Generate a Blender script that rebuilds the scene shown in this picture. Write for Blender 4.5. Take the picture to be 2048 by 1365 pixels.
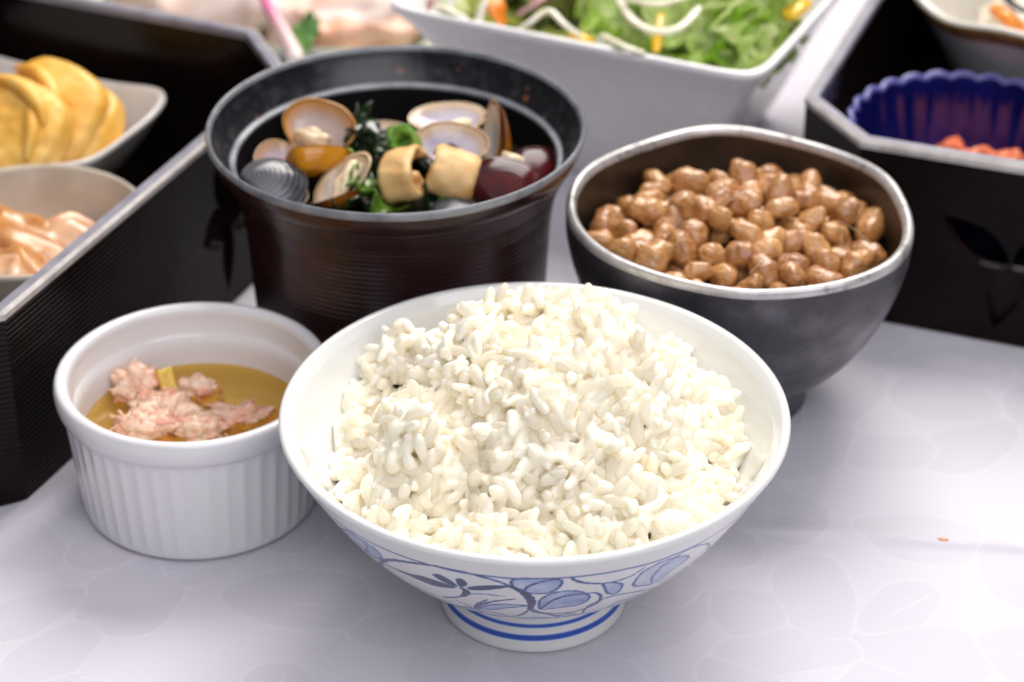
import bpy, bmesh, math, random
import numpy as np
from mathutils import Vector, Matrix, noise as mn
random.seed(7); rng = np.random.default_rng(7)
R = math.radians
scene = bpy.context.scene
COL = scene.collection
for o in list(bpy.data.objects): bpy.data.objects.remove(o)

# ------------------------------------------------------------------ camera
PITCH = R(31.5); CAM = Vector((-0.00527, -0.47253, 0.36415))
cam_d = bpy.data.cameras.new('camera'); cam = bpy.data.objects.new('camera', cam_d); COL.objects.link(cam)
cam.location = CAM; cam.rotation_euler = (math.pi/2 - PITCH, 0, 0)
cam_d.lens = 85.0; cam_d.sensor_width = 36.0; cam_d.sensor_fit = 'HORIZONTAL'
cam_d.clip_start = 0.02; cam_d.clip_end = 20
cam_d.dof.use_dof = True; cam_d.dof.focus_distance = 0.552; cam_d.dof.aperture_fstop = 13.0
scene.camera = cam

# ------------------------------------------------------------------ world and lamps
world = bpy.data.worlds.new('World'); scene.world = world; world.use_nodes = True
bg = world.node_tree.nodes['Background']
bg.inputs[0].default_value = (0.80, 0.78, 0.90, 1); bg.inputs[1].default_value = 0.16
def area_lamp(name, loc, target, size, power, color, sy=None):
    d = bpy.data.lights.new(name, 'AREA'); d.energy = power; d.color = color
    d.shape = 'RECTANGLE'; d.size = size; d.size_y = sy or size
    o = bpy.data.objects.new(name, d); COL.objects.link(o); o.location = loc
    o.rotation_euler = (Vector(target) - Vector(loc)).to_track_quat('-Z', 'Y').to_euler()
    return o
area_lamp('key_softbox', (0.26, 0.88, 1.05), (0.02, 0.10, 0.03), 0.80, 29.0, (1.0, 0.95, 0.90))
area_lamp('top_softbox', (-0.10, 0.25, 1.10), (0.0, 0.08, 0.0), 1.2, 5.0, (1.0, 0.97, 0.96))
area_lamp('front_bounce', (0.30, -0.80, 0.95), (0.02, 0.05, 0.03), 1.1, 14.0, (0.95, 0.94, 1.0))
scene.render.engine = 'CYCLES'
scene.cycles.use_denoising = True
scene.cycles.max_bounces = 12; scene.cycles.diffuse_bounces = 8; scene.cycles.transmission_bounces = 8
vs = scene.view_settings
vs.view_transform = 'Standard'; vs.look = 'None'; vs.exposure = -0.24; vs.gamma = 1.0; vs.use_curve_mapping = False

# ------------------------------------------------------------------ helpers
F_PX = 85.0/36.0*2048
def at(px, py, z):
    """point of the place at height z that the photograph shows at (px, py)"""
    d = Vector((0, math.cos(PITCH), -math.sin(PITCH))) + Vector((1,0,0))*((px-1024)/F_PX) - Vector((0, math.sin(PITCH), math.cos(PITCH)))*((py-682.5)/F_PX)
    return CAM + d*((z-CAM.z)/d.z)
def lin(h):
    h = h.lstrip('#'); c = [int(h[i:i+2],16)/255 for i in (0,2,4)]
    return tuple(x/12.92 if x <= .04045 else ((x+.055)/1.055)**2.4 for x in c)
class NT:
    def __init__(s, m):
        m.use_nodes = True; s.t = m.node_tree; s.p = s.t.nodes['Principled BSDF']
    def n(s, typ, **kw):
        nd = s.t.nodes.new('ShaderNode'+typ)
        for k, v in kw.items():
            if k in nd.inputs: nd.inputs[k].default_value = v
            else: setattr(nd, k, v)
        return nd
    def l(s, a, b): s.t.links.new(a, b)
    def coord(s, kind='Object'): return s.n('TexCoord').outputs[kind]
    def noise(s, scale, detail=3, rough=.5, co=None):
        nd = s.n('TexNoise', Scale=scale, Detail=detail, Roughness=rough)
        s.l(co if co is not None else s.coord(), nd.inputs['Vector']); return nd.outputs['Fac']
    def ramp(s, fac, stops):
        r = s.n('ValToRGB'); e = r.color_ramp.elements
        while len(e) < len(stops): e.new(.5)
        for el, (p, c) in zip(e, stops):
            el.position = p; el.color = (*c, 1) if not isinstance(c, (int, float)) else (c, c, c, 1)
        s.l(fac, r.inputs[0]); return r.outputs[0]
    def mix(s, fac, a, b, mode='MIX'):
        m = s.n('Mix', data_type='RGBA', blend_type=mode)
        for v, i in ((fac, 0), (a, 6), (b, 7)):
            if hasattr(v, 'is_linked'): s.l(v, m.inputs[i])
            elif i == 0: m.inputs[0].default_value = v
            else: m.inputs[i].default_value = (*v, 1)
        return m.outputs[2]
    def math(s, op, a, b=0.0):
        m = s.n('Math', operation=op)
        for v, i in ((a, 0), (b, 1)):
            if hasattr(v, 'is_linked'): s.l(v, m.inputs[i])
            else: m.inputs[i].default_value = v
        return m.outputs[0]
    def bump(s, h, strength=.3, dist=.001):
        b = s.n('Bump', Strength=strength, Distance=dist); s.l(h, b.inputs['Height']); s.l(b.outputs[0], s.p.inputs['Normal'])
    def attr(s, name): return s.n('Attribute', attribute_name=name)
    def set(s, **kw):
        for k, v in kw.items():
            k = k.replace('_', ' ')
            i = s.p.inputs[k]
            if hasattr(v, 'is_linked'): s.l(v, i)
            elif isinstance(v, tuple) and len(v) == 3 and i.type == 'RGBA': i.default_value = (*v, 1)
            else: i.default_value = v
def newmat(name):
    m = bpy.data.materials.new(name); return m, NT(m)
def simple(name, c1, c2, scale=200, rough=.4, rough2=None, bump=0, bscale=None, bdist=.0005, sss=0, sssr=(.003,.002,.001), spec=.5, coat=0, metal=0, trans=0, stops=(.35,.65)):
    m, t = newmat(name)
    f = t.noise(scale, 4)
    t.set(Base_Color=t.ramp(f, [(stops[0], c1), (stops[1], c2)]), Roughness=rough, Metallic=metal, Specular_IOR_Level=spec, Coat_Weight=coat)
    if rough2 is not None: t.set(Roughness=t.ramp(t.noise(scale*.7, 3), [(.3, rough), (.7, rough2)]))
    if bump: t.bump(t.noise(bscale or scale*3, 4), bump, bdist)
    if sss:
        t.p.subsurface_method = 'RANDOM_WALK'
        t.set(Subsurface_Weight=sss, Subsurface_Radius=sssr, Subsurface_Scale=1.0)
    if trans:
        tr = t.n('BsdfTranslucent'); t.l(t.p.inputs['Base Color'].links[0].from_socket, tr.inputs[0])
        mx = t.n('MixShader'); mx.inputs[0].default_value = trans
        out = [n for n in t.t.nodes if n.type == 'OUTPUT_MATERIAL'][0]
        t.l(t.p.outputs[0], mx.inputs[1]); t.l(tr.outputs[0], mx.inputs[2]); t.l(mx.outputs[0], out.inputs[0])
    return m
def mkmesh(name, V, F, mats=(), smooth=True, mi=None):
    me = bpy.data.meshes.new(name)
    V = np.asarray(V, dtype=np.float32).reshape(-1, 3)
    if isinstance(F, np.ndarray):
        n, k = F.shape
        me.vertices.add(len(V)); me.vertices.foreach_set('co', V.ravel())
        me.loops.add(n*k); me.loops.foreach_set('vertex_index', F.astype(np.int32).ravel())
        me.polygons.add(n); me.polygons.foreach_set('loop_start', np.arange(0, n*k, k, dtype=np.int32))
        me.update(calc_edges=True)
    else:
        me.from_pydata([tuple(v) for v in V], [], [tuple(int(i) for i in f) for f in F])
    me.polygons.foreach_set('use_smooth', np.full(len(me.polygons), smooth))
    for m in (mats if isinstance(mats, (list, tuple)) else [mats]): me.materials.append(m)
    if mi is not None: me.polygons.foreach_set('material_index', np.asarray(mi, dtype=np.int32))
    me.validate(); me.update(); return me
def fattr(me, name, vals):
    a = me.attributes.new(name, 'FLOAT', 'POINT'); a.data.foreach_set('value', np.asarray(vals, dtype=np.float32))
def obj(name, me, parent=None, loc=(0,0,0), rot=(0,0,0)):
    o = bpy.data.objects.new(name, me); COL.objects.link(o); o.location = loc; o.rotation_euler = rot
    if parent: o.parent = parent
    return o
def tag(o, label, cat, group=None, kind=None):
    o['label'] = label; o['category'] = cat
    if group: o['group'] = group
    if kind: o['kind'] = kind
    return o
def thing(name, label, cat, loc=(0,0,0), group=None, rot=(0,0,0)):
    return tag(obj(name, None, None, loc, rot), label, cat, group)
def grid_faces(nr, nc, wrap=True):
    i = np.arange(nr-1)[:, None]; j = np.arange(nc if wrap else nc-1)[None, :]
    j2 = (j+1) % nc
    a = i*nc+j; b = i*nc+j2; c = (i+1)*nc+j2; d = (i+1)*nc+j
    return np.stack([a, b, c, d], -1).reshape(-1, 4)
def crom(P, n=8):
    P = np.asarray(P, float); out = []
    Q = np.vstack([2*P[0]-P[1], P, 2*P[-1]-P[-2]])
    for i in range(1, len(Q)-2):
        t = np.linspace(0, 1, n, endpoint=False)[:, None]
        a, b, c, d = Q[i-1], Q[i], Q[i+1], Q[i+2]
        out.append(.5*((2*b)+(-a+c)*t+(2*a-5*b+4*c-d)*t*t+(-a+3*b-3*c+d)*t**3))
    out.append(P[-1:]); return np.vstack(out)
def lathe(prof, n=128, fn=None):
    """surface of revolution; fn(theta, r, z) -> (r, z) arrays for uneven pots"""
    prof = np.asarray(prof, float); th = np.linspace(0, 2*np.pi, n, endpoint=False)
    r = np.repeat(prof[:, :1], n, 1); z = np.repeat(prof[:, 1:2], n, 1); T = np.repeat(th[None], len(prof), 0)
    if fn: r, z = fn(T, r, z)
    V = np.stack([r*np.cos(T), r*np.sin(T), z], -1).reshape(-1, 3)
    return V, grid_faces(len(prof), n)
def frame(z, y):
    z = Vector(z).normalized(); y = Vector(y); y = (y - z*y.dot(z)).normalized(); x = y.cross(z)
    return Matrix((x, y, z)).transposed()
def box(V, F, a, b):
    k = len(V); (x0,y0,z0), (x1,y1,z1) = a, b
    V += [(x0,y0,z0),(x1,y0,z0),(x1,y1,z0),(x0,y1,z0),(x0,y0,z1),(x1,y0,z1),(x1,y1,z1),(x0,y1,z1)]
    F += [tuple(k+i for i in f) for f in ((0,3,2,1),(4,5,6,7),(0,1,5,4),(1,2,6,5),(2,3,7,6),(3,0,4,7))]
def tube(path, rad, n=10):
    """closed tapered tube along a smooth path"""
    P = np.asarray(path, float); m = len(P); rad = np.broadcast_to(np.asarray(rad, float), (m,)).copy()
    T = np.gradient(P, axis=0); T /= np.linalg.norm(T, axis=1)[:, None]+1e-12
    up = np.array([.13,.2,.97]); V = []
    for i in range(m):
        a = np.cross(T[i], up); a /= np.linalg.norm(a)+1e-9; b = np.cross(T[i], a)
        th = np.linspace(0, 2*np.pi, n, endpoint=False)
        V.append(P[i]+rad[i]*(np.cos(th)[:, None]*a+np.sin(th)[:, None]*b))
    V = np.vstack(V); F = [tuple(f) for f in grid_faces(m, n)]
    F.append(tuple(range(n-1, -1, -1))); F.append(tuple((m-1)*n+i for i in range(n)))
    return V, F
def nz(p, s, seed=0): return mn.noise(Vector((p[0]*s+seed*7.3, p[1]*s-seed*3.1, p[2]*s+seed*1.7)))
def blob(sub=4, scale=(1,1,1), amp=.2, freq=2., seed=0, amp2=0., freq2=8.):
    bm = bmesh.new(); bmesh.ops.create_icosphere(bm, subdivisions=sub, radius=1)
    for v in bm.verts:
        p = v.co.copy(); d = 1+amp*nz(p, freq, seed)+amp2*nz(p, freq2, seed+5)
        v.co = Vector((p.x*scale[0]*d, p.y*scale[1]*d, p.z*scale[2]*d))
    V = [v.co[:] for v in bm.verts]; F = [[v.index for v in f.verts] for f in bm.faces]
    bm.verts.index_update(); F = [[v.index for v in f.verts] for f in bm.faces]; bm.free()
    return V, F

# ------------------------------------------------------------------ tablecloth
m_cloth, t = newmat('damask_cloth')
co = t.coord(); sat = t.attr('damask').outputs['Fac']
def wave(rot, sc):
    mp = t.n('Mapping'); mp.inputs['Rotation'].default_value = (0,0,R(rot)); t.l(co, mp.inputs[0])
    w = t.n('TexWave', Scale=sc); t.l(mp.outputs[0], w.inputs[0]); return w.outputs['Fac']
tw = t.mix(sat, wave(38, 470.0), wave(-24, 400.0))
c0 = t.mix(sat, (.625,.603,.655), (.695,.673,.725))
c1 = t.mix(t.math('MULTIPLY', tw, .30), c0, (.42,.40,.47))
t.set(Base_Color=c1, Roughness=.75, Sheen_Weight=.1, Specular_IOR_Level=.25)
hgt = t.math('ADD', t.math('ADD', t.math('MULTIPLY', tw, .5), t.math('MULTIPLY', sat, .7)), t.math('MULTIPLY', t.noise(900, 1), .6))
t.bump(hgt, .35, .00018)
def seg_dist(x, y, a, b):
    ax, ay = a; bx, by = b; L = math.hypot(bx-ax, by-ay); ux, uy = (bx-ax)/L, (by-ay)/L
    s = (x-ax)*ux+(y-ay)*uy; return s/L, (x-ax)*-uy+(y-ay)*ux
gx = np.concatenate([np.linspace(-.55, -.20, 60, endpoint=False), np.linspace(-.20, .22, 760), np.linspace(.22, .55, 60)[1:]])
gy = np.concatenate([np.linspace(-.35, -.11, 50, endpoint=False), np.linspace(-.11, .13, 460), np.linspace(.13, .85, 200)[1:]])
nx, ny = len(gx), len(gy); GX, GY = np.meshgrid(gx, gy)
GZ = np.zeros_like(GX)
def crease(a, b, h, w, asym=1.0):
    s, d = seg_dist(GX, GY, a, b)
    env = np.clip(s*4, 0, 1)*np.clip((1-s)*4, 0, 1)
    ww = np.where(d > 0, w, w*asym)
    return env*h*np.exp(-(d/ww)**2)
A_ = at(1440,1050,0); B_ = at(2300,1122,0); GZ += crease((A_.x,A_.y), (B_.x,B_.y), .0011, .0045, .5)
A_ = at(-130,1165,0); B_ = at(260,890,0); GZ += crease((A_.x,A_.y), (B_.x,B_.y), .0019, .006, .6)
A_ = at(1560,160,0); B_ = at(1680,40,0); GZ += crease((A_.x,A_.y-.04), (B_.x,B_.y+.04), .0012, .004)
for (x, y, s, h) in ((.13,.03,.03,.0008), (-.16,-.06,.03,.0006), (.10,-.07,.04,.0006)):
    GZ += h*np.exp(-((GX-x)**2+(GY-y)**2)/s**2)
V = np.stack([GX, GY, GZ-.0003], -1).reshape(-1, 3)
# woven flowers: petals in the ground weave, the gaps between them in the lighter satin weave
d1 = np.full(GX.shape, 9.0); d2 = np.full(GX.shape, 9.0); vein = np.zeros(GX.shape); rgc = random.Random(5)
pet = []
while len(pet) < 900:
    cx, cy = rgc.uniform(-.22,.24), rgc.uniform(-.13,.40)
    pet.append((cx, cy, rgc.uniform(0, 6.283), rgc.uniform(.011,.021), rgc.uniform(.0075,.0130)))
kept = []
for p in pet:
    if all((p[0]-q[0])**2+(p[1]-q[1])**2 > (.62*(p[4]+q[4]))**2*1.7 for q in kept): kept.append(p)
for n_, (cx, cy, a, L, wd) in enumerate(kept):
    ix = (gx > cx-.03) & (gx < cx+.03); iy = (gy > cy-.03) & (gy < cy+.03); sl = np.ix_(iy, ix)
    X = (GX[sl]-cx)*math.cos(a)+(GY[sl]-cy)*math.sin(a); Y = -(GX[sl]-cx)*math.sin(a)+(GY[sl]-cy)*math.cos(a); Y = Y+6*rgc.uniform(-1,1)*X*X
    x, y = X/L, Y/wd; w_ = 1+.28*x+.05*np.sin(5*np.arctan2(y, x)+n_); q = np.sqrt(x*x+(y/w_)**2)
    a1 = d1[sl]; b1 = d2[sl]; d2[sl] = np.where(q < a1, a1, np.minimum(b1, q)); d1[sl] = np.minimum(a1, q)
    if n_ % 3 == 0:
        for s_ in (-.15, .25)[:rgc.choice((1,2))]:
            yy = Y-wd*s_*(.5+.5*x)-.0010*np.sin(x*3+n_); vein[sl] = np.maximum(vein[sl], np.clip((.00050-np.abs(yy))/.0003, 0, 1)*(x > -.1)*(x < .75)*.7)
dam = .42*np.clip((d1-.99)/.04, 0, 1); dam = np.maximum(dam, np.clip((.05-np.abs(d1-1.0))/.03, 0, 1)*.85*(d2 > 1.02))
dam = np.maximum(dam, np.clip((.05-np.abs(d1-d2))/.03, 0, 1)*(d1 < 1)); dam = np.maximum(dam, vein)
me = mkmesh('tablecloth', V, grid_faces(ny, nx, False), m_cloth); fattr(me, 'damask', dam.ravel())
o = obj('tablecloth', me)
tag(o, 'white damask tablecloth with faint leaf pattern and soft creases under all the dishes', 'tablecloth', kind='structure')

# ------------------------------------------------------------------ octagonal lacquer boxes
m_lac, t = newmat('ribbed_lacquer')
t.set(Base_Color=t.ramp(t.noise(60, 3), [(.3, (.0040,.0022,.0022)), (.7, (.009,.0045,.004))]), Roughness=t.ramp(t.noise(90, 3), [(.3, .16), (.7, .28)]), Specular_IOR_Level=.15)
t.bump(t.noise(900, 3), .08, .0003)
m_rim = simple('worn_lacquer_rim', (.17,.165,.20), (.25,.24,.28), 120, .40, .5, bump=.1, bscale=600, bdist=.0002)
m_edge = simple('worn_rim_edge', (.40,.36,.34), (.56,.52,.49), 160, .4)
HB, TB = .0575, .0037
def octagon(a0, e1, e2, L1, L2, ch):
    """eight corners, first two = ends of the first long side; inward is to the left of travel"""
    q = ch/math.sqrt(2); e1 = Vector(e1); e2 = Vector(e2); P = [Vector(a0)]
    for d in (e1*L1, (e1+e2)*q, e2*L2, (e2-e1)*q, -e1*L1, -(e1+e2)*q, -e2*L2): P.append(P[-1]+d)
    return P
def offset_poly(P, d):
    n = len(P); out = []
    for i in range(n):
        a = (P[i]-P[i-1]).normalized(); b = (P[(i+1) % n]-P[i]).normalized()
        na = Vector((-a.y, a.x)); nb = Vector((-b.y, b.x))
        m = (na+nb); m = m/(1+na.dot(nb)); out.append(P[i]+m*d)
    return out
def extr_side(P, i, prof):
    V = []; k = len(prof)
    cache = {}
    for d, z in prof:
        if d not in cache: cache[d] = offset_poly(P, d)
        O = cache[d]; a = O[i]; b = O[(i+1) % len(P)]
        V += [(a.x, a.y, z), (b.x, b.y, z)]
    F = []
    for j in range(k):
        j2 = (j+1) % k; F.append((2*j, 2*j+1, 2*j2+1, 2*j2))
    F.append(tuple(2*j for j in range(k-1, -1, -1))); F.append(tuple(2*j+1 for j in range(k)))
    return V, F
def leaf_cutter(center, xd, yd, nrm, size, depth, petals, cut_seed=0):
    """prisms through the wall in the form of a sprig of pointed leaves"""
    outs = []
    for ang, L, wd in petals:
        ca, sa = math.cos(R(ang)), math.sin(R(ang)); pts = []
        for k in range(11):
            s = k/10; pts.append((s*L, wd*math.sin(math.pi*s**.85)))
        for k in range(9, 0, -1):
            s = k/10; pts.append((s*L, -wd*math.sin(math.pi*s**.85)))
        V = []
        for sgn in (-1, 1):
            for x, y in pts:
                X = (x*ca-y*sa)*size-.0004*0; Y = (x*sa+y*ca)*size
                V.append(Vector(center)+Vector(xd)*X+Vector(yd)*Y+Vector(nrm)*depth*sgn)
        n = len(pts); F = [tuple(range(n-1, -1, -1)), tuple(range(n, 2*n))]+[(i, (i+1) % n, n+(i+1) % n, n+i) for i in range(n)]
        outs.append((V, F))
    return outs
def lacquer_box(label, P, cut=None):
    root = thing('lacquer_box', label, 'box', (P[0].x, P[0].y, 0), 'octagonal lacquer boxes')
    ofs = Vector((P[0].x, P[0].y)); P = [p-ofs for p in P]
    nrib = 36; h0, h1 = .0, HB-.0026
    prof = []
    for k in range(nrib):
        za = h0+(h1-h0)*k/nrib; dz = (h1-h0)/nrib
        prof += [(.00026, za+dz*.02), (.00006, za+dz*.25), (0.0, za+dz*.5), (.00006, za+dz*.75)]
    prof += [(.00026, h1), (TB-.0003, h1), (TB-.0003, 0.0)]
    for i in range(8):
        V, F = extr_side(P, i, prof)
        me = mkmesh('wall_panel', V, F, m_lac, smooth=False)
        o = obj('wall_panel', me, root)
        if cut and cut[0] == i:
            bpy.context.view_layer.update()
            a, b = P[i], P[(i+1) % 8]; d = (b-a).normalized()
            ctr = a+d*cut[1]; nrm = (-d.y, d.x, 0)
            cutters = []
            for V2, F2 in leaf_cutter((ctr.x, ctr.y, cut[2]), (d.x, d.y, 0), (0,0,1), nrm, 1.0, .012, cut[3]):
                c = obj('cutter', mkmesh('cutter', V2, F2, m_lac, smooth=False), root)
                bmx = bmesh.new(); bmx.from_mesh(c.data); bmesh.ops.recalc_face_normals(bmx, faces=bmx.faces); bmx.to_mesh(c.data); bmx.free()
                md = o.modifiers.new('cut', 'BOOLEAN'); md.object = c; md.operation = 'DIFFERENCE'; md.solver = 'EXACT'; cutters.append(c)
            bmx = bmesh.new(); bmx.from_mesh(o.data); bmesh.ops.recalc_face_normals(bmx, faces=bmx.faces); bmx.to_mesh(o.data); bmx.free()
            bpy.context.view_layer.update()
            ev = o.evaluated_get(bpy.context.evaluated_depsgraph_get()); nm = bpy.data.meshes.new_from_object(ev)
            o.modifiers.clear(); o.data = nm
            for c in cutters: bpy.data.objects.remove(c)
            o['label'] = 'ribbed wall with a leaf sprig cut through it'
        # rim strip
        rp = [(-.0002, HB-.0025), (-.0003, HB-.0008), (.0007, HB), (TB-.0004, HB), (TB, HB-.0004), (TB, HB-.0025)]
        V, F = extr_side(P, i, rp); mi = [0]*len(F); mi[0] = 1; mi[1] = 1
        obj('rim_strip', mkmesh('rim_strip', V, F, [m_rim, m_edge], smooth=False, mi=mi), root)
    Q = offset_poly(P, TB-.0002); n = 8
    V = [(q.x, q.y, z) for z in (.001, .004) for q in Q]
    F = [tuple(range(n-1, -1, -1)), tuple(range(n, 2*n))]+[(i, (i+1) % n, n+(i+1) % n, n+i) for i in range(n)]
    obj('box_floor', mkmesh('box_floor', V, F, m_lac, smooth=False), root)
    return root
# left box: its long right side runs away from the camera
u1 = Vector((.395, .9187)); u1.normalize(); u2 = Vector((-u1.y, u1.x))
PL = octagon((-.1312, .0418), u1, u2, .151, .15, .034)
SPRIG = [(95,.026,.0056), (188,.015,.0066), (265,.024,.0036), (345,.018,.0056), (35,.014,.0044)]
lacquer_box('dark ribbed lacquer box on the left holding the omelette dish', PL, (0, .1105, .029, SPRIG))
LB = Vector((-.1312, .0418)); loc_l = lambda a, b, z=0: Vector((LB.x+u1.x*a+u2.x*b, LB.y+u1.y*a+u2.y*b, z))
# right box: front side faces the camera
w1_ = Vector((.935, -.355)); w1_.normalize(); w2_ = Vector((-w1_.y, w1_.x))
PR = octagon((.0929, .1362), w1_, w2_, .15, .15, .031)
SPRIG2 = [(146,.025,.0052), (262,.020,.0046), (40,.026,.0056)]
lacquer_box('dark ribbed lacquer box on the right holding the blue fluted dish', PR, (0, .0455, .0245, SPRIG2))

# ------------------------------------------------------------------ rice bowl with cobalt brushwork
BC = (0.0, .002)
Z0, Z1, R0, R1 = .0140, .0535, .0192, .0597
def bowl_r(z): return R0+(R1-R0)*np.clip((z-Z0)/(Z1-Z0), 0, 1)**.5
tt = np.linspace(0, 1, 170)**1.35
zo = Z0+(Z1-Z0)*tt; ro = bowl_r(zo)
so = np.concatenate([[0], np.cumsum(np.hypot(np.diff(ro), np.diff(zo)))])*1000   # mm along the profile
NS = 480; thd = np.linspace(-60, 60, NS, endpoint=False)
TH, SS = np.meshgrid(np.radians(thd), so); RR = np.repeat(ro[:, None]*1000, NS, 1)
pig = np.zeros_like(TH)
gn = np.array([[.6*mn.noise(Vector((th*16, s*.28, 3.1))) for th in np.radians(thd[::4])] for s in so[::3]])
gn = np.repeat(np.repeat(gn, 3, 0)[:len(so)], 4, 1)[:, :NS]
def conv(pts):
    P = np.array(pts, float); P[:, 1] = np.interp(P[:, 1]/1000, zo, so); P[:, 0] = np.radians(P[:, 0]); return P
def stroke(P, w, p, closed=False, taper=True):
    global pig
    if closed: P = np.vstack([P, P[:1]])
    C_ = crom(P, 6); n = len(C_)
    for i in range(n-1):
        a, b = C_[i], C_[i+1]; sm = (a+b)/2; rm = np.interp(sm[1], so, ro)*1000
        win = (np.abs(TH-sm[0])*rm < 3.5) & (np.abs(SS-sm[1]) < 3.5)
        if not win.any(): continue
        X = (TH[win]-a[0])*rm; Y = SS[win]-a[1]; bx = (b[0]-a[0])*rm; by = b[1]-a[1]
        L2 = bx*bx+by*by+1e-9; s = np.clip((X*bx+Y*by)/L2, 0, 1); d = np.hypot(X-s*bx, Y-s*by)
        u = i/(n-1); k = (.55+.45*math.sin(math.pi*u)) if (taper and not closed) else 1.0
        ww = w*.5*k*(1+.25*math.sin(i*1.7))
        v = p*np.clip((ww+.16-d)/.22, 0, 1)*(.9+.1*math.sin(i*.9))
        pig[win] = np.maximum(pig[win], v)
def fillp(P, p, w):
    global pig
    C_ = crom(np.vstack([P, P[:1]]), 5); ins = np.zeros(TH.shape, bool); n = len(C_)
    for i in range(n-1):
        (x1, y1), (x2, y2) = C_[i], C_[i+1]
        c = ((y1 > SS) != (y2 > SS)) & (TH < (x2-x1)*(SS-y1)/(y2-y1+1e-12)+x1); ins ^= c
    x0, x1 = C_[:, 0].min(), C_[:, 0].max(); g = (TH-x0)/(x1-x0+1e-9)
    sh = p if p > .9 else p*(.55+.55*g+.9*gn)
    pig = np.where(ins, np.maximum(pig, np.clip(sh, .08, 1)), pig)
    stroke(P, w, max(.78, p), closed=True)
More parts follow.
